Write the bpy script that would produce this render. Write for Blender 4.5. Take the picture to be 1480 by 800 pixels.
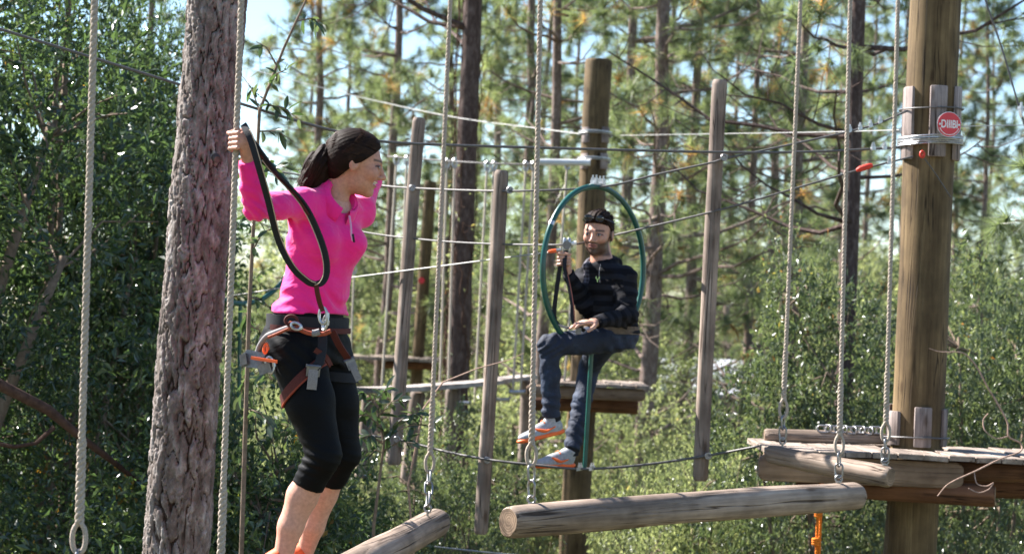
import bpy, math, random
import numpy as np
from mathutils import Matrix, Vector

for o in list(bpy.data.objects):
    bpy.data.objects.remove(o)
scene = bpy.context.scene
C = scene.collection
R_ = math.radians

# ------------------------------------------------------------------ camera
CAM_Z = 4.2
F_PX = 2762.0                      # focal length in pixels of the 1480 px wide photograph
cam_d = bpy.data.cameras.new('camera')
cam = bpy.data.objects.new('camera', cam_d)
C.objects.link(cam)
cam_d.sensor_width = 36.0
cam_d.lens = F_PX / 1480.0 * 36.0
cam_d.clip_start = 0.1
cam_d.clip_end = 2000.0
cam_d.dof.use_dof = True
cam_d.dof.focus_distance = 7.9
cam_d.dof.aperture_fstop = 4.4
CM = Matrix.Translation((0, 0, CAM_Z)) @ Matrix.Rotation(R_(91.14), 4, 'X') @ Matrix.Rotation(R_(2.3), 4, 'Z')
cam.matrix_world = CM
scene.camera = cam

# ------------------------------------------------------------------ world, sun, exposure
SUN_EL, SUN_BACK = 43.0, 27.0      # elevation; degrees behind the line square to the view, from the left
world = bpy.data.worlds.new('World')
scene.world = world
world.use_nodes = True
wn = world.node_tree
sky_node = wn.nodes.new('ShaderNodeTexSky')
sky_node.sky_type = 'NISHITA'
sky_node.sun_disc = False
sky_node.sun_elevation = R_(SUN_EL)
sky_node.sun_rotation = R_(-(90 - SUN_BACK))
sky_node.air_density = 1.0
sky_node.ozone_density = 3.5
sky_node.dust_density = 0.25
bgn = wn.nodes['Background']
bgn.inputs['Strength'].default_value = 0.066
wn.links.new(sky_node.outputs[0], bgn.inputs['Color'])
sun_d = bpy.data.lights.new('sun', 'SUN')
sun_d.energy = 5.0
sun_d.angle = R_(0.5)
sun_d.color = (1.0, 0.96, 0.91)
sun = bpy.data.objects.new('sun', sun_d)
C.objects.link(sun)
to_sun = Vector((-math.cos(R_(SUN_BACK)) * math.cos(R_(SUN_EL)), math.sin(R_(SUN_BACK)) * math.cos(R_(SUN_EL)), math.sin(R_(SUN_EL))))
sun.rotation_euler = to_sun.to_track_quat('Z', 'Y').to_euler()
sun.location = (-20, 10, 25)
vs = scene.view_settings
vs.view_transform = 'Standard'
vs.look = 'None'
vs.gamma = 1.0
vs.exposure = 2.0
vs.use_curve_mapping = False
try:
    scene.cycles.use_denoising = True
    scene.cycles.max_bounces = 8
    scene.cycles.diffuse_bounces = 3
    scene.cycles.glossy_bounces = 3
    scene.cycles.transmission_bounces = 4
    scene.cycles.transparent_max_bounces = 4
    scene.cycles.sample_clamp_indirect = 6.0
except Exception:
    pass

# ------------------------------------------------------------------ helpers
CMn = np.array(CM)
def P(px, py, d):
    """photograph pixel (1480x800) and distance -> a point of the place"""
    v = np.array([(px - 740.0) / F_PX * d, (400.0 - py) / F_PX * d, -d, 1.0])
    return (CMn @ v)[:3]

def V3(*a): return np.array(a, dtype=float)
def nrm(v):
    v = np.asarray(v, float)
    return v / (np.linalg.norm(v) + 1e-12)

def mesh_from(name, V, F, smooth=True, mat=None):
    me = bpy.data.meshes.new(name)
    V = np.asarray(V, dtype=np.float32)
    if isinstance(F, np.ndarray):
        n, k = F.shape
        me.vertices.add(len(V)); me.vertices.foreach_set('co', V.ravel())
        me.loops.add(n * k); me.loops.foreach_set('vertex_index', F.astype(np.int32).ravel())
        me.polygons.add(n); me.polygons.foreach_set('loop_start', np.arange(0, n * k, k, dtype=np.int32))
        me.update(calc_edges=True)
    else:
        me.from_pydata(V.tolist(), [], F)
        me.update()
    me.polygons.foreach_set('use_smooth', np.full(len(me.polygons), bool(smooth)))
    if mat: me.materials.append(mat)
    return me

class MB:
    """collects shapes into one mesh"""
    def __init__(s): s.V = []; s.F = []; s.n = 0
    def add(s, V, F):
        V = np.asarray(V, float)
        s.V.append(V); s.F += [[i + s.n for i in f] for f in F]; s.n += len(V)
        return s
    def tube(s, pts, rad, sides=10, caps=True, squash=None, seam=0.0):
        pts = np.asarray(pts, float); m = len(pts)
        rad = np.full(m, rad) if np.isscalar(rad) else np.asarray(rad, float)
        t = np.gradient(pts, axis=0); t /= np.linalg.norm(t, axis=1)[:, None] + 1e-12
        up = V3(0, 0, 1) if abs(t[0][2]) < 0.9 else V3(0, 1, 0)
        u = nrm(np.cross(up, t[0])); out = []
        for i in range(m):
            u = nrm(u - t[i] * np.dot(u, t[i])); w = np.cross(t[i], u)
            a = np.linspace(0, 2 * np.pi, sides, endpoint=False) + seam
            ru = rad[i]; rw = rad[i] * (squash if squash else 1)
            out.append(pts[i] + np.outer(np.cos(a) * ru, u) + np.outer(np.sin(a) * rw, w))
        V = np.concatenate(out); F = []
        for i in range(m - 1):
            for j in range(sides):
                a = i * sides + j; b = i * sides + (j + 1) % sides
                F.append([a, b, b + sides, a + sides])
        if caps:
            F.append(list(range(sides))[::-1]); F.append([(m - 1) * sides + j for j in range(sides)])
        return s.add(V, F)
    def box(s, c, ax, ay, az):
        """box from centre and three half-axis vectors"""
        c, ax, ay, az = (np.asarray(q, float) for q in (c, ax, ay, az))
        V = [c + i * ax + j * ay + k * az for k in (-1, 1) for j in (-1, 1) for i in (-1, 1)]
        F = [[0, 2, 3, 1], [4, 5, 7, 6], [0, 1, 5, 4], [2, 6, 7, 3], [0, 4, 6, 2], [1, 3, 7, 5]]
        return s.add(V, F)
    def ribbon(s, pts, width, thick, side):
        """flat webbing along pts; side = vectors across the width"""
        pts = np.asarray(pts, float); m = len(pts)
        t = np.gradient(pts, axis=0); t /= np.linalg.norm(t, axis=1)[:, None] + 1e-12
        side = np.asarray(side, float)
        if side.ndim == 1: side = np.tile(side, (m, 1))
        V = []
        for i in range(m):
            sd = nrm(side[i] - t[i] * np.dot(side[i], t[i])); nn = np.cross(t[i], sd)
            V += [pts[i] + sd * width / 2 * a + nn * thick / 2 * b for a, b in ((-1, -1), (1, -1), (1, 1), (-1, 1))]
        F = []
        for i in range(m - 1):
            for j in range(4):
                a = i * 4 + j; b = i * 4 + (j + 1) % 4
                F.append([a, b, b + 4, a + 4])
        F.append([3, 2, 1, 0]); F.append([(m - 1) * 4 + j for j in range(4)])
        return s.add(V, F)
    def torus(s, c, u, w, ru, rw, r, n=16, k=6, a0=0, a1=2 * math.pi):
        full = abs(a1 - a0 - 2 * math.pi) < 1e-6
        a = np.linspace(a0, a1, n, endpoint=not full)
        pts = np.asarray(c) + np.outer(np.cos(a) * ru, u) + np.outer(np.sin(a) * rw, w)
        if not full: return s.tube(pts, r, k)
        nn = np.cross(u, w); V = []
        for i in range(n):
            d = nrm(np.cos(a[i]) * rw * np.asarray(u) + np.sin(a[i]) * ru * np.asarray(w))
            b = np.linspace(0, 2 * np.pi, k, endpoint=False)
            V.append(pts[i] + np.outer(np.cos(b) * r, d) + np.outer(np.sin(b) * r, nn))
        F = []
        for i in range(n):
            for j in range(k):
                p = i * k + j; q = i * k + (j + 1) % k; i2 = ((i + 1) % n) * k
                F.append([p, q, i2 + (j + 1) % k, i2 + j])
        return s.add(np.concatenate(V), F)
    def mesh(s, name, mat=None, smooth=True, origin=None):
        V = np.concatenate(s.V)
        if origin is not None: V = V - np.asarray(origin)
        return mesh_from(name, V, s.F, smooth, mat)

def tag(o, label=None, cat=None, group=None, kind=None):
    if label: o['label'] = label
    if cat: o['category'] = cat
    if group: o['group'] = group
    if kind: o['kind'] = kind
    return o
def thing(name, loc, label, cat, group=None):
    o = bpy.data.objects.new(name, None); C.objects.link(o)
    o.location = [float(q) for q in loc]; o.empty_display_size = 0.1
    return tag(o, label, cat, group)
def link(name, me, parent=None, loc=None):
    o = bpy.data.objects.new(name, me); C.objects.link(o)
    if parent is not None: o.parent = parent
    if loc is not None: o.location = [float(q) for q in loc]
    return o
def shade_auto(me, deg=40):
    """smooth sides, sharp ends"""
    try: me.set_sharp_from_angle(angle=R_(deg))
    except Exception: pass
    return me
def part(name, mb, mat, parent, world_pts=True, smooth=True, sharp=True):
    """mesh of MB given in place coordinates, put under its thing"""
    org = np.array(parent.location) if world_pts else None
    q = parent.parent
    while world_pts and q is not None:
        org = org + np.array(q.location); q = q.parent
    me = mb.mesh(name, mat, smooth, org)
    if smooth and sharp: shade_auto(me)
    return link(name, me, parent)
def copy_tree(o, parent=None):
    c = o.copy(); C.objects.link(c)
    if parent is not None: c.parent = parent
    for ch in list(o.children): copy_tree(ch, c)
    return c

# ------------------------------------------------------------------ materials
def mat_new(name):
    m = bpy.data.materials.new(name); m.use_nodes = True
    nt = m.node_tree; b = nt.nodes['Principled BSDF']
    return m, nt, b
def nd(nt, typ, **kw):
    n = nt.nodes.new(typ)
    for k, v in kw.items():
        if k in n.inputs: n.inputs[k].default_value = v
        else: setattr(n, k, v)
    return n
def ramp(nt, fac, stops):
    r = nt.nodes.new('ShaderNodeValToRGB')
    e = r.color_ramp.elements
    while len(e) < len(stops): e.new(0.5)
    for i, (p, c) in enumerate(stops):
        e[i].position = p; e[i].color = (*c, 1) if len(c) == 3 else c
    nt.links.new(fac, r.inputs[0])
    return r
def coords(nt, scale=(1, 1, 1), kind='Object'):
    tc = nt.nodes.new('ShaderNodeTexCoord'); mp = nt.nodes.new('ShaderNodeMapping')
    mp.inputs['Scale'].default_value = scale
    nt.links.new(tc.outputs[kind], mp.inputs[0])
    return mp.outputs[0]
def noise(nt, vec, scale=5, detail=6, rough=0.6, dist=0.0):
    n = nt.nodes.new('ShaderNodeTexNoise')
    n.inputs['Scale'].default_value = scale; n.inputs['Detail'].default_value = detail
    n.inputs['Roughness'].default_value = rough; n.inputs['Distortion'].default_value = dist
    nt.links.new(vec, n.inputs['Vector'])
    return n.outputs[0]
def bump(nt, b, h, strength=0.4, dist=0.01):
    n = nt.nodes.new('ShaderNodeBump')
    n.inputs['Strength'].default_value = strength; n.inputs['Distance'].default_value = dist
    nt.links.new(h, n.inputs['Height']); nt.links.new(n.outputs[0], b.inputs['Normal'])
def mixc(nt, fac, a, b, mode='MIX'):
    n = nt.nodes.new('ShaderNodeMix'); n.data_type = 'RGBA'; n.blend_type = mode
    for s, v in ((n.inputs[0], fac), (n.inputs[6], a), (n.inputs[7], b)):
        if hasattr(v, 'is_linked') or hasattr(v, 'links'): nt.links.new(v, s)
        elif isinstance(v, (int, float)): s.default_value = v
        else: s.default_value = (*v, 1)
    return n.outputs[2]

def wood_mat(name, dark, mid, light, axis='Z', grain=60, rough=0.8, blotch=True, seedoff=0.0):
    """weathered wood, grain along one local axis"""
    m, nt, b = mat_new(name)
    sc = {'X': (1.6, grain, grain), 'Y': (grain, 1.6, grain), 'Z': (grain, grain, 1.6)}[axis]
    v = coords(nt, sc)
    g = noise(nt, v, 1.0, 8, 0.65, 0.3)
    r = ramp(nt, g, [(0.12, dark), (0.5, mid), (0.9, light)])
    v2 = coords(nt, (1, 1, 1))
    bl = noise(nt, v2, 3.1, 4, 0.6)
    rb = ramp(nt, bl, [(0.35, (0.62, 0.6, 0.58)), (0.65, (1.1, 1.08, 1.05))])
    c = mixc(nt, 1.0, r.outputs[0], rb.outputs[0], 'MULTIPLY')
    # knots
    vk = coords(nt, {'X': (3, 9, 9), 'Y': (9, 3, 9), 'Z': (9, 9, 3)}[axis])
    vo = nt.nodes.new('ShaderNodeTexVoronoi'); vo.inputs['Scale'].default_value = 1.0
    nt.links.new(vk, vo.inputs['Vector'])
    kn = ramp(nt, vo.outputs['Distance'], [(0.06, (0.35, 0.28, 0.22)), (0.16, (1, 1, 1))])
    c = mixc(nt, 0.8, c, kn.outputs[0], 'MULTIPLY')
    # drying checks: long thin splits along the grain
    vc = coords(nt, {'X': (0.55, 17, 17), 'Y': (17, 0.55, 17), 'Z': (17, 17, 0.55)}[axis])
    nc = noise(nt, vc, 1.0, 3, 0.5, 0.8)
    ck = ramp(nt, nc, [(0.478, (1, 1, 1)), (0.497, (0.2, 0.17, 0.15)), (0.503, (0.2, 0.17, 0.15)), (0.522, (1, 1, 1))])
    gate = ramp(nt, noise(nt, coords(nt, (1, 1, 1)), 2.3, 2), [(0.42, (0, 0, 0)), (0.56, (1, 1, 1))])
    c = mixc(nt, gate.outputs[0], c, mixc(nt, 1.0, c, ck.outputs[0], 'MULTIPLY'))
    # stains
    sn = ramp(nt, noise(nt, coords(nt, {'X': (1.2, 5, 5), 'Y': (5, 1.2, 5), 'Z': (5, 5, 1.2)}[axis]), 1.4, 5, 0.65), [(0.38, (0.5, 0.46, 0.44)), (0.6, (1.08, 1.07, 1.06))])
    c = mixc(nt, 0.75, c, sn.outputs[0], 'MULTIPLY')
    nt.links.new(c, b.inputs['Base Color'])
    b.inputs['Roughness'].default_value = rough
    b.inputs['Specular IOR Level'].default_value = 0.25
    hgt = nt.nodes.new('ShaderNodeMath'); hgt.operation = 'MULTIPLY_ADD'; hgt.inputs[1].default_value = 0.35
    cg = nt.nodes.new('ShaderNodeRGBToBW'); nt.links.new(ck.outputs[0], cg.inputs[0])
    nt.links.new(g, hgt.inputs[0]); nt.links.new(cg.outputs[0], hgt.inputs[2])
    bump(nt, b, hgt.outputs[0], 0.6, 0.006)
    return m

M = {}
M['post'] = wood_mat('weathered post wood', (0.12, 0.09, 0.075), (0.28, 0.225, 0.19), (0.43, 0.36, 0.315))
M['log'] = wood_mat('weathered log wood', (0.13, 0.095, 0.07), (0.31, 0.24, 0.19), (0.47, 0.39, 0.33), 'X')
M['logend'] = wood_mat('log end grain', (0.12, 0.07, 0.04), (0.26, 0.17, 0.10), (0.38, 0.27, 0.17), 'X', 18)
M['pole'] = wood_mat('treated pole wood', (0.06, 0.036, 0.016), (0.145, 0.10, 0.05), (0.26, 0.19, 0.10), 'Z', 40)
M['beam'] = wood_mat('sawn beam wood', (0.17, 0.11, 0.075), (0.29, 0.20, 0.14), (0.38, 0.28, 0.21), 'X', 45)
M['beamdark'] = wood_mat('treated brown beam', (0.07, 0.03, 0.015), (0.14, 0.065, 0.035), (0.2, 0.10, 0.06), 'X', 45)
M['deck'] = wood_mat('bleached deck board', (0.20, 0.155, 0.125), (0.34, 0.28, 0.235), (0.46, 0.39, 0.34), 'Y', 40)
M['stave'] = wood_mat('grey stave wood', (0.17, 0.13, 0.12), (0.30, 0.25, 0.235), (0.42, 0.36, 0.33))
M['plank'] = wood_mat('bleached plank', (0.28, 0.24, 0.22), (0.42, 0.38, 0.35), (0.54, 0.5, 0.47), 'X', 40)

def metal_mat(name, col, rough=0.4, metallic=0.9):
    m, nt, b = mat_new(name)
    n = noise(nt, coords(nt), 60, 4)
    r = ramp(nt, n, [(0.3, tuple(q * 0.6 for q in col)), (0.7, col)])
    nt.links.new(r.outputs[0], b.inputs['Base Color'])
    b.inputs['Metallic'].default_value = metallic; b.inputs['Roughness'].default_value = rough
    return m
M['steel'] = metal_mat('galvanised steel', (0.55, 0.55, 0.56), 0.38)
M['cable'] = metal_mat('steel cable', (0.13, 0.12, 0.115), 0.55, 0.3)
M['cablelight'] = metal_mat('bright thin cable', (0.45, 0.44, 0.42), 0.55, 0.3)
M['chain'] = metal_mat('chain steel', (0.34, 0.33, 0.33), 0.42)
def plain(name, col, rough=0.6, spec=0.4, var=0.25, scale=30, bmp=0.0, sheen=0.0):
    m, nt, b = mat_new(name)
    n = noise(nt, coords(nt), scale, 5)
    r = ramp(nt, n, [(0.3, tuple(q * (1 - var) for q in col)), (0.7, tuple(min(1, q * (1 + var * 0.4)) for q in col))])
    nt.links.new(r.outputs[0], b.inputs['Base Color'])
    b.inputs['Roughness'].default_value = rough; b.inputs['Specular IOR Level'].default_value = spec
    if sheen: b.inputs['Sheen Weight'].default_value = sheen
    if bmp: bump(nt, b, n, bmp, 0.004)
    return m
M['rope'] = plain('pale hemp rope', (0.40, 0.335, 0.275), 0.9, 0.1, 0.4, 160, 0.4)
M['ropefar'] = plain('pale rope', (0.45, 0.39, 0.32), 0.9, 0.1, 0.3, 80)
M['orange_rope'] = plain('orange rope', (0.75, 0.20, 0.02), 0.8, 0.2, 0.4, 90, 0.3)
M['orange'] = plain('orange plastic', (0.85, 0.13, 0.03), 0.4, 0.4, 0.2)
M['red'] = plain('red paint', (0.62, 0.02, 0.03), 0.35, 0.5, 0.15, 12)
M['redsleeve'] = plain('red sleeve', (0.6, 0.04, 0.02), 0.5, 0.4, 0.2)
M['white'] = plain('white paint', (0.8, 0.79, 0.78), 0.5, 0.4, 0.1)
M['green'] = plain('dark green tube', (0.008, 0.075, 0.06), 0.3, 0.5, 0.25, 14)
M['strap'] = plain('black webbing', (0.012, 0.012, 0.016), 0.75, 0.3, 0.3, 220, 0.3)
M['strapred'] = plain('brown red webbing', (0.085, 0.016, 0.012), 0.75, 0.3, 0.3, 220, 0.3)
M['straptan'] = plain('tan edge stitching', (0.5, 0.38, 0.28), 0.8, 0.2, 0.2, 200)
M['strapgrey'] = plain('grey webbing', (0.22, 0.2, 0.2), 0.7, 0.3, 0.3, 220, 0.3)
M['buckle'] = metal_mat('buckle alloy', (0.20, 0.195, 0.20), 0.4, 0.7)
M['vine'] = plain('dry vine bark', (0.40, 0.27, 0.21), 0.85, 0.1, 0.4, 60)
M['branch'] = plain('brown branch bark', (0.085, 0.048, 0.034), 0.9, 0.1, 0.5, 30, 0.6)
M['twig'] = plain('grey twig bark', (0.2, 0.15, 0.11), 0.9, 0.1, 0.4, 30, 0.4)
# ------------------------------------------------------------------ foliage materials
def leaf_mat(name, stops, trans=0.35, rough=0.32, spec=0.5, tint=(1.08, 1.12, 0.62)):
    m, nt, b = mat_new(name)
    at = nt.nodes.new('ShaderNodeAttribute'); at.attribute_name = 'tone'
    r = ramp(nt, at.outputs['Fac'], stops)
    nt.links.new(r.outputs[0], b.inputs['Base Color'])
    b.inputs['Roughness'].default_value = rough; b.inputs['Specular IOR Level'].default_value = spec
    tr = nt.nodes.new('ShaderNodeBsdfTranslucent')
    c = mixc(nt, 1.0, r.outputs[0], tint, 'MULTIPLY')
    c2 = mixc(nt, 1.0, c, (2.0, 2.0, 2.0), 'MULTIPLY')
    nt.links.new(c2, tr.inputs[0])
    mx = nt.nodes.new('ShaderNodeMixShader'); mx.inputs[0].default_value = trans
    nt.links.new(b.outputs[0], mx.inputs[1]); nt.links.new(tr.outputs[0], mx.inputs[2])
    out = nt.nodes['Material Output']; nt.links.new(mx.outputs[0], out.inputs[0])
    return m
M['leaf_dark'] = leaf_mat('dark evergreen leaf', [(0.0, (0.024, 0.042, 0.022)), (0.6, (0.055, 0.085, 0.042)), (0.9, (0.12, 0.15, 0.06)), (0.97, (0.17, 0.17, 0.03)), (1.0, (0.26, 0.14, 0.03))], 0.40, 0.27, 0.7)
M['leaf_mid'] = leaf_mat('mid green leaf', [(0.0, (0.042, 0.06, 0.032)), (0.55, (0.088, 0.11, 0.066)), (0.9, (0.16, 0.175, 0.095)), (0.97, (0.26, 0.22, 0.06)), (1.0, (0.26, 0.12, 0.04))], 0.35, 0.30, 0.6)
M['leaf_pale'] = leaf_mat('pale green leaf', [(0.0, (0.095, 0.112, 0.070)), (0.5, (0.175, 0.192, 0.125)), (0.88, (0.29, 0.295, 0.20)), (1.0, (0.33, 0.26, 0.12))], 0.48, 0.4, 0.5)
M['needle'] = leaf_mat('pine needles', [(0.0, (0.065, 0.088, 0.055)), (0.5, (0.13, 0.155, 0.10)), (0.86, (0.20, 0.22, 0.13)), (0.93, (0.3, 0.22, 0.1)), (1.0, (0.28, 0.13, 0.07))], 0.5, 0.4, 0.4)
def bark_mat(name, cols, scale=(9, 9, 3.0), fissure=True):
    m, nt, b = mat_new(name)
    v = coords(nt, scale)
    n1 = noise(nt, v, 2.2, 8, 0.68, 0.6)
    n2 = noise(nt, coords(nt, (1, 1, .6)), 26, 6, 0.7)
    mixn = nt.nodes.new('ShaderNodeMath'); mixn.operation = 'MULTIPLY_ADD'
    nt.links.new(n1, mixn.inputs[0]); mixn.inputs[1].default_value = 0.6
    k = nt.nodes.new('ShaderNodeMath'); k.operation = 'MULTIPLY'; k.inputs[1].default_value = 0.4
    nt.links.new(n2, k.inputs[0]); nt.links.new(k.outputs[0], mixn.inputs[2])
    r = ramp(nt, mixn.outputs[0], [(0.34, cols[0]), (0.5, cols[1]), (0.64, cols[2])])
    col = r.outputs[0]
    if fissure:
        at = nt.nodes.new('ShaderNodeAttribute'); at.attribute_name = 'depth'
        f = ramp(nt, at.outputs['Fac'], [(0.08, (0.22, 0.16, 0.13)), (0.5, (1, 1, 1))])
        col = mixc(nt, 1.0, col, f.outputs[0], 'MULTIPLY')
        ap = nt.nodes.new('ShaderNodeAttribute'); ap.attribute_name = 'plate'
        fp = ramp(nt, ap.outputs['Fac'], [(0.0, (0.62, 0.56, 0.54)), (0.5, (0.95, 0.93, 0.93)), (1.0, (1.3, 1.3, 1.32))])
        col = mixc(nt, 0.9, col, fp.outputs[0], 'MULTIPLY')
    nt.links.new(col, b.inputs['Base Color'])
    b.inputs['Roughness'].default_value = 0.9; b.inputs['Specular IOR Level'].default_value = 0.15
    bump(nt, b, mixn.outputs[0], 1.0, 0.03 if fissure else 0.02)
    return m
M['bark_near'] = bark_mat('pine bark plates', [(0.065, 0.047, 0.039), (0.19, 0.160, 0.142), (0.40, 0.37, 0.345)])
M['bark_far'] = bark_mat('pine bark', [(0.075, 0.05, 0.04), (0.165, 0.12, 0.10), (0.29, 0.235, 0.20)], fissure=False)
M['bark_dark'] = bark_mat('dark pine bark', [(0.035, 0.022, 0.018), (0.08, 0.054, 0.046), (0.16, 0.12, 0.105)], fissure=False)

# ------------------------------------------------------------------ ground, far building
m, nt, b = mat_new('leaf litter ground')
g1 = noise(nt, coords(nt), 0.35, 6); g2 = noise(nt, coords(nt), 14, 8, 0.7)
rr = ramp(nt, g1, [(0.35, (0.16, 0.12, 0.075)), (0.55, (0.10, 0.115, 0.045)), (0.7, (0.2, 0.155, 0.1))])
r2 = ramp(nt, g2, [(0.3, (0.5, 0.48, 0.45)), (0.7, (1.25, 1.2, 1.1))])
nt.links.new(mixc(nt, 1.0, rr.outputs[0], r2.outputs[0], 'MULTIPLY'), b.inputs['Base Color'])
b.inputs['Roughness'].default_value = 0.95
bump(nt, b, g2, 0.8, 0.05)
M['ground'] = m
def ground_z(x, y):
    return 0.18 * np.sin(x * 0.21 + 0.5) * np.cos(y * 0.17) + 0.08 * np.sin(x * 0.63 + y * 0.41)
gx = np.concatenate([np.linspace(-500, -45, 8), np.linspace(-40, 40, 65), np.linspace(45, 500, 8)])
gy = np.concatenate([np.linspace(-500, -14, 7), np.linspace(-10, 80, 73), np.linspace(90, 700, 10)])
GX, GY = np.meshgrid(gx, gy)
fade = np.clip(1.5 - np.hypot(GX, GY - 30) / 60, 0, 1)
GZ = ground_z(GX, GY) * fade
nx_, ny_ = len(gx), len(gy)
idx = np.arange(nx_ * ny_).reshape(ny_, nx_)
Fq = np.stack([idx[:-1, :-1], idx[:-1, 1:], idx[1:, 1:], idx[1:, :-1]], -1).reshape(-1, 4)
tag(link('ground', mesh_from('ground', np.stack([GX, GY, GZ], -1).reshape(-1, 3), Fq, True, M['ground'])), kind='structure')

# ------------------------------------------------------------------ leaf clouds
def set_tone(me, tones, domain='FACE'):
    a = me.attributes.new('tone', 'FLOAT', domain); a.data.foreach_set('value', np.asarray(tones, np.float32))
def leaf_cloud(pos, axis, size, rng, width=0.42, fold=0.18):
    """folded two-triangle leaves: base points, directions, lengths"""
    n = len(pos)
    ax = axis / (np.linalg.norm(axis, axis=1)[:, None] + 1e-9)
    rnd = rng.normal(size=(n, 3)) + V3(0, 0, 0.9)
    sd = np.cross(ax, rnd); sd /= np.linalg.norm(sd, axis=1)[:, None] + 1e-9
    nn = np.cross(sd, ax)
    L = size[:, None]
    mid = pos + ax * L * 0.5 + nn * L * fold * 0.35
    V = np.stack([pos, mid + sd * L * width / 2 + nn * L * fold * .5, pos + ax * L, mid - sd * L * width / 2 + nn * L * fold * .5], 1).reshape(-1, 3)
    i = np.arange(n)[:, None] * 4
    F = np.stack([i + [0, 1, 2], i + [0, 2, 3]], 1).reshape(-1, 3)
    return V, F

def shrub_meshes(seed, height, radius, n_leaf, leaf, mat, base=0.12, lobes=14, stem_mat=None, twig_len=0.34, per=12, width=0.42):
    rng = np.random.default_rng(seed)
    cen, rad = [], []
    for i in range(lobes):
        h = base + (1 - base) * (i + 0.5) / lobes
        prof = math.sin(math.pi * (0.18 + 0.72 * h)) ** 0.7
        a = rng.uniform(0, 2 * np.pi); r = radius * prof * rng.uniform(0.25, 0.75)
        cen.append([math.cos(a) * r, math.sin(a) * r, h * height * 0.93]); rad.append(radius * rng.uniform(0.34, 0.55) * (0.6 + 0.4 * prof))
    cen, rad = np.array(cen), np.array(rad)
    nt_ = n_leaf // per
    w = rad ** 2; li = rng.choice(lobes, nt_, p=w / w.sum())
    d = rng.normal(size=(nt_, 3)); d /= np.linalg.norm(d, axis=1)[:, None]
    # clumps: bend directions to a set of favourite ones
    fav = rng.normal(size=(lobes * 9, 3)); fav /= np.linalg.norm(fav, axis=1)[:, None]
    near = np.argmax(d @ fav.T, axis=1)
    d = d * 0.55 + fav[near] * 0.45; d /= np.linalg.norm(d, axis=1)[:, None]
    rr = rng.uniform(0.35, 1.0, nt_) ** 0.45
    tb = cen[li] + d * (rad[li] * rr)[:, None] * V3(1, 1, 0.85)
    td = d + rng.normal(size=(nt_, 3)) * 0.45 + V3(0, 0, 0.25); td /= np.linalg.norm(td, axis=1)[:, None]
    tl = twig_len * rng.uniform(0.5, 1.2, nt_)
    k = np.tile(np.arange(per), nt_); ti = np.repeat(np.arange(nt_), per)
    t = (k + 0.6) / per
    pos = tb[ti] + td[ti] * (tl[ti] * t)[:, None] + rng.normal(size=(len(ti), 3)) * 0.012
    rd = rng.normal(size=(len(ti), 3)); ax = td[ti] * 0.55 + rd * 0.6 + V3(0, 0, -0.12)
    keep = pos[:, 2] > 0.05
    pos, ax, ti = pos[keep], ax[keep], ti[keep]
    lsz = rng.uniform(0.72, 1.25, lobes); lto = rng.normal(size=lobes) * 0.10; li_ = li[ti]
    sz = leaf * rng.uniform(0.6, 1.3, len(pos)) * lsz[li_]
    V, F = leaf_cloud(pos, ax, sz, rng, width)
    crown = mesh_from('crown', V, F, False, mat)
    tone = np.clip(rng.beta(2.2, 2.6, len(pos)) * 0.85 + rng.normal(size=nt_)[ti] * 0.08 + lto[li_] + (rng.random(len(pos)) > 0.985) * 0.3, 0, 1)
    set_tone(crown, np.repeat(tone, 2))
    mb = MB()
    for i in range(lobes):
        c = cen[i]; s0 = V3(rng.normal() * 0.12, rng.normal() * 0.12, 0)
        mid = s0 * 0.6 + c * V3(0.35, 0.35, 0.5) + rng.normal(size=3) * 0.1
        q = [s0 - V3(0, 0, .2), mid, c]
        tt = np.linspace(0, 1, 6)[:, None]
        pts = (1 - tt) ** 2 * q[0] + 2 * tt * (1 - tt) * q[1] + tt ** 2 * q[2]
        mb.tube(pts, np.linspace(0.045, 0.015, 6) * height / 4, 6)
        for _ in range(6):
            e = c + nrm(rng.normal(size=3)) * rad[i] * 0.85
            m2 = (c + e) / 2 + rng.normal(size=3) * 0.08
            mb.tube([c * 0.9 + pts[-2] * 0.1, m2, e], [0.014, 0.009, 0.004], 4, False)
    stem = mb.mesh('stem', stem_mat or M['twig'])
    return crown, stem

def place_shrub(meshes, loc, rz, sc, name, label, cat, group=None):
    t = thing(name, loc, label, cat, group)
    t.rotation_euler.z = rz; t.scale = (sc, sc, sc) if np.isscalar(sc) else sc
    link('crown', meshes[0], t); link('stem', meshes[1], t)
    return t

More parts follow.
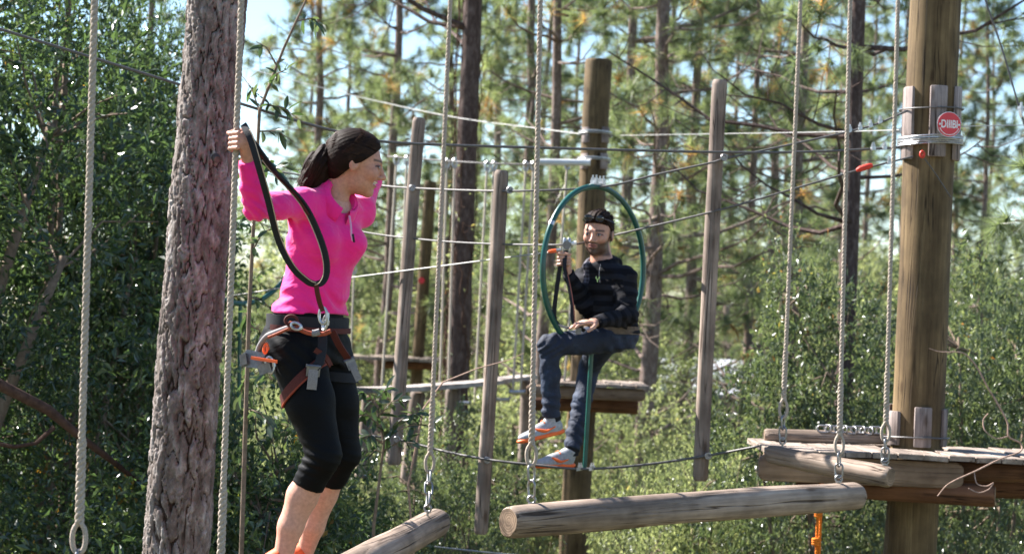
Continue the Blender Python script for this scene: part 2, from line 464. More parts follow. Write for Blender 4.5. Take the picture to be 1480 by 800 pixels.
# ------------------------------------------------------------------ pines
def pine_meshes(seed, height=16, r0=0.14, z0=3.2, tufts=1.0, bark='bark_far', spread=1.0, tuft_n=62, wobble=0.03):
    rng = np.random.default_rng(seed)
    tm = MB()
    zz = np.linspace(-0.3, height, 22)
    wob = np.cumsum(rng.normal(size=(22, 2)) * wobble, axis=0)
    tp = np.column_stack([wob[:, 0], wob[:, 1], zz])
    tr = r0 * (1 - 0.75 * np.clip(zz, 0, None) / height)
    tm.tube(tp, tr, 12)
    def trunk(z): return V3(np.interp(z, zz, tp[:, 0]), np.interp(z, zz, tp[:, 1]), z)
    limb = tm; TP, TD, TS = [], [], []
    z = z0 - 1.4
    while z < height - 0.2:
        u = (z - z0) / (height - z0)
        for _ in range(rng.integers(2, 4)):
            a = rng.uniform(0, 2 * np.pi); L = spread * (2.3 * (1 - 0.75 * max(u, 0))) * rng.uniform(0.5, 1.15)
            dead = u < 0 or rng.random() < 0.12
            dr = V3(math.cos(a), math.sin(a), 0); up = rng.uniform(-0.05, 0.35)
            n = 7; t = np.linspace(0, 1, n)
            crook = np.cumsum(rng.normal(size=(n, 3)) * 0.06 * L / 2, axis=0) * V3(1, 1, .7); crook[0] = 0
            pts = trunk(z) + np.outer(t * L, dr) + np.outer(up * L * t + 0.25 * L * t ** 2.2 - 0.12 * L * t, V3(0, 0, 1)) + crook
            limb.tube(pts, np.linspace(0.020, 0.005, n) * (0.6 + 0.4 * L), 5, False)
            if dead and u > 0.0 and rng.random() < 0.5: continue
            ns = rng.integers(3, 7)
            for s_ in range(ns):
                tt = rng.uniform(0.35, 1.0); b0 = V3(*[np.interp(tt, t, pts[:, q]) for q in range(3)])
                sd = nrm(dr * 0.7 + rng.normal(size=3) * 0.7 + V3(0, 0, 0.35)); sl = rng.uniform(0.25, 0.7) * (0.5 + 0.35 * L)
                e = b0 + sd * sl; mdl = (b0 + e) / 2 + V3(0, 0, -0.06)
                limb.tube([b0, mdl, e], [0.008, 0.006, 0.004], 4, False)
                if dead: continue
                for q in range(rng.integers(2, 4)):
                    TP.append(mdl + (e - mdl) * rng.uniform(0.2, 1.05) + rng.normal(size=3) * 0.03); TD.append(nrm(sd * 1.0 + V3(0, 0, 0.4) + rng.normal(size=3) * 0.35)); TS.append(rng.uniform(0.75, 1.25))
            if not dead:
                TP.append(pts[-1]); TD.append(nrm(pts[-1] - pts[-2] + V3(0, 0, .1))); TS.append(1.1)
        z += rng.uniform(0.3, 0.62) / tufts
    TP, TD, TS = np.array(TP), np.array(TD), np.array(TS)
    nt_ = len(TP); n = nt_ * tuft_n; ti = np.repeat(np.arange(nt_), tuft_n)
    d = TD[ti] * 0.75 + rng.normal(size=(n, 3)) * 0.62; d /= np.linalg.norm(d, axis=1)[:, None]
    L = 0.25 * TS[ti] * rng.uniform(0.65, 1.15, n)
    b0 = TP[ti] + TD[ti] * (rng.uniform(-0.10, 0.06, n))[:, None]
    sd = np.cross(d, rng.normal(size=(n, 3))); sd /= np.linalg.norm(sd, axis=1)[:, None]
    wv = 0.0038
    tip = b0 + d * L[:, None] + V3(0, 0, -0.075) * (L / 0.25)[:, None] ** 2
    V = np.stack([b0 - sd * wv, b0 + sd * wv, tip], 1).reshape(-1, 3)
    F = np.arange(3 * n).reshape(n, 3)
    cr = mesh_from('crown', V, F, False, M['needle'])
    tone_t = np.clip(rng.beta(2, 2.4, nt_) * 0.86, 0, 1); tone_t[rng.random(nt_) < 0.05] = 0.97
    set_tone(cr, np.clip(tone_t[ti] + rng.normal(size=n) * 0.05, 0, 1))
    return shade_auto(tm.mesh('trunk', M[bark]), 60), cr
def place_pine(ms, loc, rz, sc, label, group, name='pine_tree', lean=(0, 0)):
    t = thing(name, loc, label, 'pine tree', group)
    t.rotation_euler = (lean[0], lean[1], rz); t.scale = (sc, sc, sc)
    link('trunk', ms[0], t); link('crown', ms[1], t)
    return t

PINES = [pine_meshes(11, 17, 0.135, 4.2, 1.0), pine_meshes(12, 15, 0.12, 3.4, 1.1), pine_meshes(13, 18, 0.15, 5.0, 0.95),
         pine_meshes(14, 13, 0.10, 2.8, 1.1, spread=0.85), pine_meshes(15, 16, 0.13, 7.4, 0.9, 'bark_dark', wobble=0.004)]
rngF = random.Random(5)
def at_ground(px, d):
    q = P(px, 455, d); return (q[0], q[1], float(ground_z(q[0], q[1])))
g_mid = 'slender pines standing behind the ropes course'
near_pines = [  # px at horizon height, distance, variant, scale, label
    (663, 24.0, 4, 1.3, 'dark pine trunk wrapped in dry vines behind the tall hanging posts'),
    (1222, 18.5, 4, 0.9, 'dark pine trunk seen between the swing log ropes beside the signed pole'),
    (782, 27.0, 1, 0.95, 'forked slender pine behind the short topped pole'),
    (931, 25.0, 0, 1.0, 'pine trunk just beyond the right edge of the green hoop'),
]
for px, d, k, s_, lb in near_pines:
    place_pine(PINES[k], at_ground(px, d), rngF.uniform(0, 6.28), s_, lb, None)
for px, d, k, s_ in [(452, 37, 3, 1.1), (902, 31, 1, 1.0), (990, 33, 3, 1.2), (1078, 32, 3, 1.0), (1146, 26, 1, .95), (556, 34, 1, 1.0), (745, 36, 0, 1.0),
                     (1415, 31, 3, 0.72), (1530, 35, 3, 0.9), (640, 38, 3, 1.2),
                     (1120, 44, 0, 1.05), (1210, 39, 3, 1.05), 
                     (700, 47, 2, 1.0), (200, 38, 1, 1.0), (1050, 54, 3, 1.1),
                     (1380, 48, 3, 1.0), (780, 60, 1, 1.2), (960, 62, 2, 1.1), (490, 62, 3, 1.3), (1250, 66, 1, 1.2), (430, 75, 3, 1.5), (560, 72, 3, 1.4), (680, 78, 3, 1.6), (820, 74, 3, 1.5), (905, 80, 3, 1.6), (1010, 76, 3, 1.5), (1130, 79, 3, 1.6), (1200, 72, 3, 1.4), (1300, 78, 3, 1.6), (1420, 74, 3, 1.3)]:
    place_pine(PINES[k], at_ground(px, d), rngF.uniform(0, 6.28), s_ * rngF.uniform(0.93, 1.07),
               ('young pine with a low bushy crown' if k == 3 else 'slender pine with a loose pale green crown') + (' behind the plank bridge and poles' if d < 36 else ' deep in the wood behind the ropes course'), g_mid)
# a lone branch of needles that reaches into the picture beside the signed pole
def bough(base, pts, label, seed):
    rg = np.random.default_rng(seed); t = thing('pine_bough', base, label, 'bough'); mb = MB()
    pts = np.array(pts); mb.tube(pts, np.linspace(0.022, 0.008, len(pts)), 6)
    part('limb', mb, M['bark_far'], t, sharp=False)
    tp, td = [], []
    for k in range(9):
        q = pts[-1] + (pts[-2] - pts[-1]) * rg.random() * 1.3 + rg.normal(size=3) * 0.05; tp.append(q); td.append(nrm(pts[-1] - pts[-2] + rg.normal(size=3) * 0.6 + V3(0, 0, 0.2)))
    tp, td = np.array(tp), np.array(td); n = 9 * 110; ti = np.repeat(np.arange(9), 110)
    d = td[ti] * 0.7 + rg.normal(size=(n, 3)) * 0.6; d /= np.linalg.norm(d, axis=1)[:, None]; L = rg.uniform(0.16, 0.27, n)
    sd = np.cross(d, rg.normal(size=(n, 3))); sd /= np.linalg.norm(sd, axis=1)[:, None]
    tip = tp[ti] + d * L[:, None] - V3(0, 0, 0.05) * (L / 0.25)[:, None] ** 2
    V = np.stack([tp[ti] - sd * 0.0022, tp[ti] + sd * 0.0022, tip], 1).reshape(-1, 3) - np.array(base)
    me = mesh_from('needles', V, np.arange(3 * n).reshape(n, 3), False, M['needle']); set_tone(me, rg.uniform(0.2, 0.6, n)); link('needles', me, t)
bough(P(1600, 330, 13.5), [P(1640, 360, 13.6), P(1560, 335, 13.5), P(1500, 322, 13.4), P(1468, 318, 13.3)], 'dark green pine bough reaching in past the signed pole', 3)
bough(P(1600, 250, 13.9), [P(1640, 270, 14), P(1570, 255, 13.9), P(1515, 245, 13.8), P(1490, 240, 13.8)], 'upper pine bough hanging above the dark one past the signed pole', 4)
# ------------------------------------------------------------------ shrubs and broadleaf trees
SH = {
 'big': shrub_meshes(21, 8.2, 2.5, 66000, 0.082, M['leaf_dark'], 0.03, 22, twig_len=0.42, width=0.40),
 'mid1': shrub_meshes(22, 5.2, 1.7, 30000, 0.064, M['leaf_mid'], 0.05, 14),
 'mid2': shrub_meshes(23, 4.4, 1.8, 28000, 0.066, M['leaf_mid'], 0.05, 13),
 'pale1': shrub_meshes(24, 3.9, 2.0, 30000, 0.062, M['leaf_pale'], 0.05, 13),
 'pale2': shrub_meshes(25, 3.2, 2.1, 26000, 0.062, M['leaf_pale'], 0.05, 12),
 'dark1': shrub_meshes(26, 4.0, 1.6, 26000, 0.080, M['leaf_dark'], 0.04, 13),
}
def sh(kind, px, d, sc, label, name='evergreen_shrub', cat='shrub', group=None, rz=None, dz=0):
    q = at_ground(px, d)
    return place_shrub(SH[kind], (q[0], q[1], q[2] + dz), rngF.uniform(0, 6.28) if rz is None else rz, sc, name, label, cat, group)
sh('big', -170, 12.3, 0.86, 'tall dark glossy leaved evergreen tree left of the barked pine trunk', 'evergreen_tree', 'tree', rz=0.4)
sh('big', 90, 15.5, (0.62, 0.62, 0.8), 'dark evergreen tree close behind the barked pine trunk', 'evergreen_tree', 'tree', rz=4.0)
sh('big', 60, 14.3, (0.60, 0.6, 0.90), 'dark evergreen tree between the tall glossy one and the barked trunk', 'evergreen_tree', 'tree', rz=1.3)
sh('big', 205, 15.4, (0.42, 0.42, 0.84), 'narrow dark evergreen tree rising behind the barked trunk', 'evergreen_tree', 'tree', rz=5.3)
sh('dark1', 385, 11.0, (0.62, 0.62, 0.94), 'dark leafy shrub behind the legs of the person in pink', rz=1.0)
sh('dark1', 255, 10.6, 0.85, 'dark leafy shrub at the foot of the barked pine trunk', rz=3.0)
sh('dark1', 520, 13.0, (0.62, 0.62, 0.80), 'dark leafy shrub under the hanging plank bridge', rz=5.0)
sh('mid1', 1190, 15.6, (0.58, 0.58, 0.98), 'glossy green shrub behind the suspended logs left of the signed pole', rz=0.3)
sh('mid1', 1315, 16.8, (0.62, 0.62, 0.92), 'glossy green shrub directly behind the signed pole', rz=2.0)
sh('mid2', 1430, 15.2, (0.66, 0.66, 1.08), 'glossy green shrub behind the dry vine on the deck', rz=1.2)
sh('mid2', 1540, 17.5, (0.75, 0.75, 1.2), 'glossy green shrub past the outer end of the deck', rz=3.9)
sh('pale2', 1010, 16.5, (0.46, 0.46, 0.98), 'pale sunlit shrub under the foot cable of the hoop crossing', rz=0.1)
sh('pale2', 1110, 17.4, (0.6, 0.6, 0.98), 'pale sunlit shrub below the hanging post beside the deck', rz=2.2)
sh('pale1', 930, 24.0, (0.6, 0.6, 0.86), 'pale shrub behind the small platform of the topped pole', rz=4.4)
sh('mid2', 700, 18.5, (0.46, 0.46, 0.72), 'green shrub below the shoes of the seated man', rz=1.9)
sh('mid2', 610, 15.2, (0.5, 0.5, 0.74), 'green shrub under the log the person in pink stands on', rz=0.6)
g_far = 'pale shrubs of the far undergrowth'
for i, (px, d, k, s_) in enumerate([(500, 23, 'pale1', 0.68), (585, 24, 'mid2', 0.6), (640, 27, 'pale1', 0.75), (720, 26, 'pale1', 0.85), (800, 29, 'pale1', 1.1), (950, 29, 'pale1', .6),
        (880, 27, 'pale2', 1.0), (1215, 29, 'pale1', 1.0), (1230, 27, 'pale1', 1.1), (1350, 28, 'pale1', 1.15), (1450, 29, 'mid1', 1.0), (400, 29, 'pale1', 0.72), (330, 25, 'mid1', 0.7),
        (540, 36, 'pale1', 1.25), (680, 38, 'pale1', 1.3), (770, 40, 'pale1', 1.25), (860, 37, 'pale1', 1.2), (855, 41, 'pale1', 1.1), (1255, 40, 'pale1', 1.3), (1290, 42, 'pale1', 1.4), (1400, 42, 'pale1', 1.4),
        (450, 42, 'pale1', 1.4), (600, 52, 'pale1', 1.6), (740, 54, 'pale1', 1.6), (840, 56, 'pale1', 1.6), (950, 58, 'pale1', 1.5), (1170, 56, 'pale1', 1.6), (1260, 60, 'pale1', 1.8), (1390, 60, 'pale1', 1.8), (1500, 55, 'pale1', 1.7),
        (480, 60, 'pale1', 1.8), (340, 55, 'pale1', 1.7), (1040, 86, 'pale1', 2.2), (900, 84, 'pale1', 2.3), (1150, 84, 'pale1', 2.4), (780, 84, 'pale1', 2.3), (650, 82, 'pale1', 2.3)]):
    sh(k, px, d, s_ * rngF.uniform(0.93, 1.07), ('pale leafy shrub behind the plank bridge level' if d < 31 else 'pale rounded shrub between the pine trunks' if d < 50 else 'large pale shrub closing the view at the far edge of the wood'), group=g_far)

# limb that crosses the tall evergreen
t = thing('fallen_branch', P(80, 610, 10.6), 'reddish brown bare branch sloping across the tall evergreen leaves', 'branch')
part('limb', MB().tube([P(-60, 535, 10.5), P(0, 556, 10.5), P(70, 592, 10.6), P(120, 634, 10.65), P(165, 668, 10.8), P(205, 700, 11)], [0.036, 0.033, 0.029, 0.022, 0.017, 0.010], 9), M['branch'], t)
part('fork', MB().tube([P(-30, 636, 10.3), P(20, 645, 10.4), P(52, 640, 10.5), P(78, 617, 10.58)], [0.012, 0.011, 0.011, 0.014], 7), M['branch'], t)

# ------------------------------------------------------------------ barked pine trunk in front
def bark_trunk(p0, p1, r0, r1, z_top):
    rng = np.random.default_rng(3)
    ns = 150; z0 = -0.2
    ax = (p1 - p0) / (p1[2] - p0[2])
    zs = np.concatenate([np.linspace(z0, 2.2, 50), np.linspace(2.21, 6.4, 620), np.linspace(6.43, z_top, 120)])
    th = np.linspace(0, 2 * np.pi, ns, endpoint=False)
    T, Z = np.meshgrid(th, zs)
    base = np.clip(r0 + (r1 - r0) * (Z - p0[2]) / (p1[2] - p0[2]), 0.03, None)
    # plates: stretched cellular pattern wrapped round the trunk
    U = T / (2 * np.pi) * 12.0
    def cells(U, W, per, seed):
        r2 = np.random.default_rng(seed); n = 400
        jit = r2.random((per, n, 2))
        d1 = np.full(U.shape, 9.0); d2 = np.full(U.shape, 9.0); idd = np.zeros(U.shape)
        hs = r2.random((per, n))
        iu = np.floor(U).astype(int); iw = np.floor(W).astype(int)
        for a in (-1, 0, 1):
            for c in (-1, 0, 1):
                cu = iu + a; cw = iw + c
                j = jit[cu % per, cw % n]
                dd = np.hypot(cu + j[..., 0] - U, cw + j[..., 1] - W)
                cl = dd < d1
                idd = np.where(cl, hs[cu % per, cw % n], idd)
                d2 = np.where(cl, d1, np.minimum(d2, dd)); d1 = np.where(cl, dd, d1)
        return d2 - d1, idd
    warp = 0.30 * np.sin(Z * 9 + 3 * np.sin(T * 2)) + 0.25 * np.sin(Z * 23 + T * 5) + 0.12 * np.sin(Z * 61 + T * 11)
    warp2 = 0.35 * np.sin(T * 6 + Z * 5) + 0.2 * np.sin(T * 17 + Z * 13)
    e1, h1 = cells(U + warp * 0.75 + 0.35 * np.sin(Z * 4 + T * 2), Z * 4.4 + warp2 * 1.1 + 40, 12, 1)
    U2 = T / (2 * np.pi) * 32.0
    e2, h2 = cells(U2 + warp * 1.6, Z * 19 + warp2 * 2.2 + 90, 32, 2)
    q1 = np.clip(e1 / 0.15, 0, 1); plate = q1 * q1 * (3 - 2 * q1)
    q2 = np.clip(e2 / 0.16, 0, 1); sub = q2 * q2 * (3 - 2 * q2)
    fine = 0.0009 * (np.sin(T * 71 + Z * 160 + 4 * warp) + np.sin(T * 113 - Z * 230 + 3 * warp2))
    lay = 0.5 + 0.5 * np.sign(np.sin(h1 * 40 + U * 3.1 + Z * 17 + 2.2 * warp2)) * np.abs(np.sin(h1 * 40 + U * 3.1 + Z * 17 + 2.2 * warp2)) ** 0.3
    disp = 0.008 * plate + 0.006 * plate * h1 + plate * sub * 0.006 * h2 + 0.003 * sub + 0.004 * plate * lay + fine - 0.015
    flare = 0.10 * np.exp(-np.clip(Z, 0, None) / 0.4)
    rad = base + disp + flare
    cx = p0[0] + ax[0] * (Z - p0[2]) + 0.012 * np.sin(Z * 1.3); cy = p0[1] + ax[1] * (Z - p0[2])
    V = np.stack([cx + rad * np.cos(T), cy + rad * np.sin(T), Z], -1).reshape(-1, 3)
    m_ = len(zs); I = np.arange(m_ * ns).reshape(m_, ns)
    F = np.stack([I[:-1], np.roll(I[:-1], -1, 1), np.roll(I[1:], -1, 1), I[1:]], -1).reshape(-1, 4)
    return V, F, (0.75 * plate + 0.25 * sub * plate).ravel(), ax, (0.45 * h1 + 0.55 * h2).ravel()
tb, tt_ = P(258, 800, 8.15), P(311, 0, 8.15)
root = at_ground(225, 8.15)
t = thing('pine_tree', (tb[0], tb[1], 0), 'thick pine trunk with flaky grey bark plates beside the person in pink', 'pine tree')
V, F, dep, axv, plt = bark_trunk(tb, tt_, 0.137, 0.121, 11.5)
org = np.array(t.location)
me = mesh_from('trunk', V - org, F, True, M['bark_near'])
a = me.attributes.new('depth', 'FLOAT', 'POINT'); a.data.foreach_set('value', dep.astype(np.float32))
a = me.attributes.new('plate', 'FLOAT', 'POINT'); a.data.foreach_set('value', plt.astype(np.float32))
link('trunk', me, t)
rg = np.random.default_rng(8); topc = tb + axv * (11.0 - tb[2])
lm = MB(); 
for i in range(14):
    z = 8.0 + i * 0.25; q = tb + axv * (z - tb[2]); a_ = rg.uniform(0, 6.28); L = rg.uniform(0.7, 1.6)
    e = q + V3(math.cos(a_) * L, math.sin(a_) * L, 0.35 * L)
    lm.tube([q, (q + e) / 2 + V3(0, 0, -.06), e], [0.03, 0.02, 0.01], 6)
part('branch', lm, M['bark_far'], t)
# stub scar
part('branch_scar', MB().tube([P(312, 228, 8.03), P(314, 231, 7.985)], [0.020, 0.014], 12), M['bark_dark'], t)

# vines on the dark pine
vp = near_pines[0]; gq = at_ground(663, 24.0)
t = thing('climbing_vine', gq, 'dry tangled vine with yellow leaves climbing the dark pine trunk', 'vine')
rg = np.random.default_rng(31); vb = MB(); lp, la = [], []
for k in range(16):
    a0 = rg.uniform(0, 6.28); zz = np.linspace(0, rg.uniform(5, 10), 40)
    aa = a0 + np.cumsum(rg.normal(size=40) * 0.25); rr = 0.178 - 0.006 * zz + np.abs(rg.normal(size=40)) * 0.03
    pts = np.column_stack([gq[0] + np.cos(aa) * rr, gq[1] + np.sin(aa) * rr, zz])
    vb.tube(pts, 0.007, 4, False)
    for j in range(0, 40, 1):
        e = pts[j] + nrm(rg.normal(size=3) + V3(math.cos(aa[j]), math.sin(aa[j]), 0)) * rg.uniform(0.05, 0.18)
        vb.tube([pts[j], (pts[j] + e) / 2 + rg.normal(size=3) * .02, e], 0.003, 3, False)
        lp.append(e); la.append(rg.normal(size=3))
part('stem', vb, M['branch'], t)
lp, la = np.array(lp), np.array(la)
sel = rg.random(len(lp)) < 0.5
Vv, Ff = leaf_cloud(lp[sel], la[sel], np.full(sel.sum(), 0.06), rg)
me = mesh_from('foliage', Vv - np.array(gq), Ff, False, M['leaf_pale']); set_tone(me, np.repeat(rg.uniform(0.3, 1, sel.sum()), 2))
link('foliage', me, t)

# ------------------------------------------------------------------ low white building far behind the shrubs
bq = at_ground(1055, 45)
t = thing('low_building', bq, 'low white building glimpsed through the shrubs behind the hanging post', 'building')
wl = plain('white painted wall', (0.62, 0.63, 0.66), 0.7, 0.3, 0.12, 2); rf = plain('grey sheet roof', (0.42, 0.43, 0.46), 0.5, 0.4, 0.15, 4)
c = np.array(bq)
part('wall', MB().box(c + V3(0, 3, 1.25), (2.2, 0, 0), (0, 3, 0), (0, 0, 1.3)), wl, t, smooth=False)
mbr = MB(); 
mbr.add([c + V3(*q) for q in ((-2.5, -.4, 2.5), (2.5, -.4, 2.5), (2.5, 3, 3.25), (-2.5, 3, 3.25), (-2.5, 6.4, 2.5), (2.5, 6.4, 2.5), (-2.5, -.4, 2.42), (2.5, -.4, 2.42), (-2.5, 6.4, 2.42), (2.5, 6.4, 2.42))],
        [[0, 1, 2, 3], [3, 2, 5, 4], [6, 7, 1, 0], [4, 5, 9, 8], [6, 0, 3, 4, 8], [1, 7, 9, 5, 2]])
part('roof', mbr, rf, t, smooth=False)
for k, x in enumerate((-1.3, 0.0, 1.3)):
    w = part('window', MB().box(c + V3(x, -0.02, 1.45), (0.5, 0, 0), (0, 0.03, 0), (0, 0, 0.55)), M['white'], t, smooth=False)
    part('pane', MB().box(c + V3(x, -0.06, 1.45), (0.42, 0, 0), (0, 0.02, 0), (0, 0, 0.47)), plain('dark pane', (0.05, 0.06, 0.07), 0.1, 0.6, 0.1), w, smooth=False)

# ------------------------------------------------------------------ sapling with single leaves in front of the far wood
def leaf_mesh(L, w, mat):
    n = 6; V = []; F = []
    for i in range(n + 1):
        u = i / n; hw = w / 2 * math.sin(math.pi * min(1, u * 0.94 + 0.03)) ** 0.8
        zc = -0.12 * L * u * u
        V += [(u * L, -hw, zc + hw * 0.35), (u * L, 0, zc), (u * L, hw, zc + hw * 0.35)]
    for i in range(n):
        a_ = i * 3
        F += [[a_, a_ + 3, a_ + 4, a_ + 1], [a_ + 1, a_ + 4, a_ + 5, a_ + 2]]
    me = mesh_from('leaf', np.array(V), F, True, mat); set_tone(me, np.full(len(F), 0.3))
    return me
LEAFS = [leaf_mesh(0.085, 0.027, M['leaf_dark']), leaf_mesh(0.070, 0.022, M['leaf_dark']), leaf_mesh(0.06, 0.028, M['leaf_mid'])]
def sapling(base, stems, n_leaf, label, seed, name='laurel_sapling'):
    rg = np.random.default_rng(seed)
    t = thing(name, base, label, 'sapling'); mb = MB(); segs = []
    for pts, r in stems:
        pts = np.asarray(pts); mb.tube(pts, np.linspace(r, r * 0.35, len(pts)), 6, False); segs.append(pts)
    part('stem', mb, M['twig'], t, sharp=False)
    bs = np.array(base)
    for i in range(n_leaf):
        pts = segs[rg.integers(1, len(segs))] if len(segs) > 1 else segs[0]
        k = rg.integers(0, len(pts) - 1); q = pts[k] + (pts[k + 1] - pts[k]) * rg.random()
        o = link('leaf', LEAFS[rg.integers(0, 3)], t, q - bs)
        d = Vector(nrm(nrm(pts[k + 1] - pts[k]) * 0.5 + rg.normal(size=3) * 0.6 + V3(0, 0, -0.25)))
        o.rotation_euler = (d.to_track_quat('X', 'Z') @ Matrix.Rotation(rg.uniform(-1.2, 1.2), 3, 'X').to_quaternion()).to_euler()
        s_ = rg.uniform(0.7, 1.3); o.scale = (s_, s_, s_)
    return t
b0 = at_ground(372, 9.6)
st = [([np.array(b0), P(352, 700, 9.6), P(360, 450, 9.6), P(375, 160, 9.6), P(410, 70, 9.6), P(447, -10, 9.6)], 0.014)]
rg = np.random.default_rng(77)
for (x0, y0, x1, y1) in [(375, 160, 350, 110), (376, 150, 440, 178), (374, 190, 425, 205), (372, 210, 348, 260), (385, 130, 415, 100), (372, 230, 405, 262), (368, 330, 352, 300), (366, 360, 392, 330),
                         (362, 430, 395, 452), (362, 440, 348, 490), (360, 470, 388, 500), (372, 250, 440, 248), (367, 300, 405, 345), (400, 95, 370, 60), (430, 30, 470, 40), (362, 520, 392, 545), (360, 540, 345, 580), (358, 590, 395, 620)]:
    a_, b_ = P(x0, y0, 9.6), P(x1, y1, 9.6 + rg.uniform(-.25, .25)); st.append(([a_, (a_ + b_) / 2 + V3(0, 0, .03), b_], 0.005))
sapling(b0, st, 190, 'thin laurel sapling with separate narrow leaves behind the raised pink sleeve', 5)
b1 = at_ground(560, 10.4)
st = [([np.array(b1), P(540, 760, 10.4), P(555, 640, 10.4), P(540, 570, 10.4)], 0.012)]
for (x0, y0, x1, y1) in [(553, 640, 600, 600), (552, 630, 618, 590), (548, 600, 585, 575), (545, 590, 520, 565), (550, 615, 512, 600), (552, 640, 520, 632), (556, 650, 600, 640), (545, 590, 560, 560), (553, 632, 632, 612), (555, 655, 530, 660)]:
    a_, b_ = P(x0, y0, 10.4), P(x1, y1, 10.4 + rg.uniform(-.25, .25)); st.append(([a_, (a_ + b_) / 2 + V3(0, 0, .03), b_], 0.005))
sapling(b1, st, 130, 'dark leafy sapling reaching up beside the lower end of a hanging post', 6)
b2 = at_ground(700, 10.9)
t = thing('bare_twig', b2, 'thin pale bare twig arching in front of the hanging posts', 'twig')
part('stem', MB().tube([np.array(b2), P(590, 700, 10.6), P(612, 590, 10.5), P(640, 552, 10.5), P(690, 532, 10.5), P(735, 520, 10.5), P(757, 510, 10.5)], [.008, .006, .005, .0045, .0035, .0025, .0015], 6), M['vine'], t)
# ------------------------------------------------------------------ ropes course: builders
def smooth_path(pts, n=12):
    pts = np.asarray(pts, float); m = len(pts)
    if m < 3: return np.array([pts[0] + (pts[1] - pts[0]) * t for t in np.linspace(0, 1, 8)])
    ext = np.vstack([2 * pts[0] - pts[1], pts, 2 * pts[-1] - pts[-2]]); out = []
    for i in range(1, m):
        p0, p1, p2, p3 = ext[i - 1], ext[i], ext[i + 1], ext[i + 2]
        for t in np.linspace(0, 1, n, endpoint=False):
            out.append(0.5 * (2 * p1 + (p2 - p0) * t + (2 * p0 - 5 * p1 + 4 * p2 - p3) * t * t + (3 * p1 - p0 - 3 * p2 + p3) * t ** 3))
    out.append(pts[-1])
    return np.array(out)
def round_log_mesh(name, L, r, seed, mat, matend, taper=0.0, axis='X', sides=22, bevel=0.012, wob=0.006):
    rg = np.random.default_rng(seed)
    n = 26
    xs = np.concatenate([[-L / 2, -L / 2 + bevel], np.linspace(-L / 2 + 2.5 * bevel, L / 2 - 2.5 * bevel, n), [L / 2 - bevel, L / 2]])
    a = np.linspace(0, 2 * np.pi, sides, endpoint=False)
    ph = rg.uniform(0, 6.28, 6); V = []
    for i, x in enumerate(xs):
        rr = r * (1 - taper * (x / L)) * np.ones(sides)
        rr += wob * (0.5 * np.sin(2 * a + ph[0] + x * 1.1) + 0.35 * np.sin(3 * a + ph[1] - x * 2.3) + 0.3 * np.sin(5 * x + ph[2]) + 0.2 * np.sin(7 * a + 9 * x + ph[5]))
        if i in (0, len(xs) - 1): rr -= bevel * 0.8
        if i in (1, len(xs) - 2): rr -= bevel * 0.22
        oy = wob * 1.2 * np.sin(x * 1.7 + ph[3]); oz = wob * 1.2 * np.sin(x * 1.4 + ph[4])
        c, s = np.cos(a) * rr + oy, np.sin(a) * rr + oz
        V.append(np.stack([np.full(sides, x), c, s], 1) if axis == 'X' else np.stack([c, s, np.full(sides, x)], 1))
    V = np.concatenate(V); F = []
    for i in range(len(xs) - 1):
        for j in range(sides):
            p = i * sides + j; q = i * sides + (j + 1) % sides
            F.append([p, q, q + sides, p + sides] if axis == 'Z' else [p, p + sides, q + sides, q][::-1])
    k = (len(xs) - 1) * sides
    F.append(list(range(sides))[::-1]); F.append([k + j for j in range(sides)])
    me = mesh_from(name, V, F, True, mat); me.materials.append(matend)
    me.polygons[len(F) - 1].material_index = 1; me.polygons[len(F) - 2].material_index = 1
    return shade_auto(me, 38)
def end_mat(axis):
    m, nt, b = mat_new('end grain ' + axis)
    v = coords(nt)
    w = nt.nodes.new('ShaderNodeTexWave'); w.wave_type = 'RINGS'; w.rings_direction = axis
    w.inputs['Scale'].default_value = 28; w.inputs['Distortion'].default_value = 6.0; w.inputs['Detail'].default_value = 3
    nt.links.new(v, w.inputs['Vector'])
    r = ramp(nt, w.outputs[0], [(0.1, (0.15, 0.10, 0.065)), (0.9, (0.26, 0.185, 0.125))])
    n2 = ramp(nt, noise(nt, v, 16, 5), [(0.35, (0.5, 0.45, 0.4)), (0.65, (1.15, 1.1, 1.05))])
    nt.links.new(mixc(nt, 1, r.outputs[0], n2.outputs[0], 'MULTIPLY'), b.inputs['Base Color'])
    b.inputs['Roughness'].default_value = 0.85
    return m
M['endX'], M['endZ'] = end_mat('X'), end_mat('Z')
def orient(o, p0, p1, axis):
    d = Vector(p1 - p0)
    o.rotation_euler = d.to_track_quat(axis, 'Z' if axis == 'X' else 'Y').to_euler()
def log_between(p0, p1, r, seed, parent=None, name='shaft', mat='log', taper=0.0, axis='X', wob=0.006):
    L = float(np.linalg.norm(p1 - p0)); mid = (p0 + p1) / 2
    me = round_log_mesh(name, L, r, seed, M[mat], M['end' + axis], taper, axis, wob=wob)
    o = link(name, me, parent, mid - (np.array(parent.location) if parent is not None else 0))
    orient(o, p0, p1, axis)
    return o
def rope_strands(mb, pts, r, pitch=0.058, sides=5, per=7):
    pts = np.asarray(pts, float)
    seg = np.linalg.norm(np.diff(pts, axis=0), axis=1); s = np.concatenate([[0], np.cumsum(seg)])
    n = max(8, int(s[-1] / pitch * per)); u = np.linspace(0, s[-1], n)
    c = np.column_stack([np.interp(u, s, pts[:, q]) for q in range(3)])
    t = np.gradient(c, axis=0); t /= np.linalg.norm(t, axis=1)[:, None]
    a1 = np.cross(t, V3(0.13, 1, 0.07)); a1 /= np.linalg.norm(a1, axis=1)[:, None]; a2 = np.cross(t, a1)
    for k in range(3):
        ph = u / pitch * 2 * np.pi + k * 2.0944
        q = c + a1 * (np.cos(ph) * r * 0.48)[:, None] + a2 * (np.sin(ph) * r * 0.48)[:, None]
        mb.tube(q, r * 0.62, sides, False)
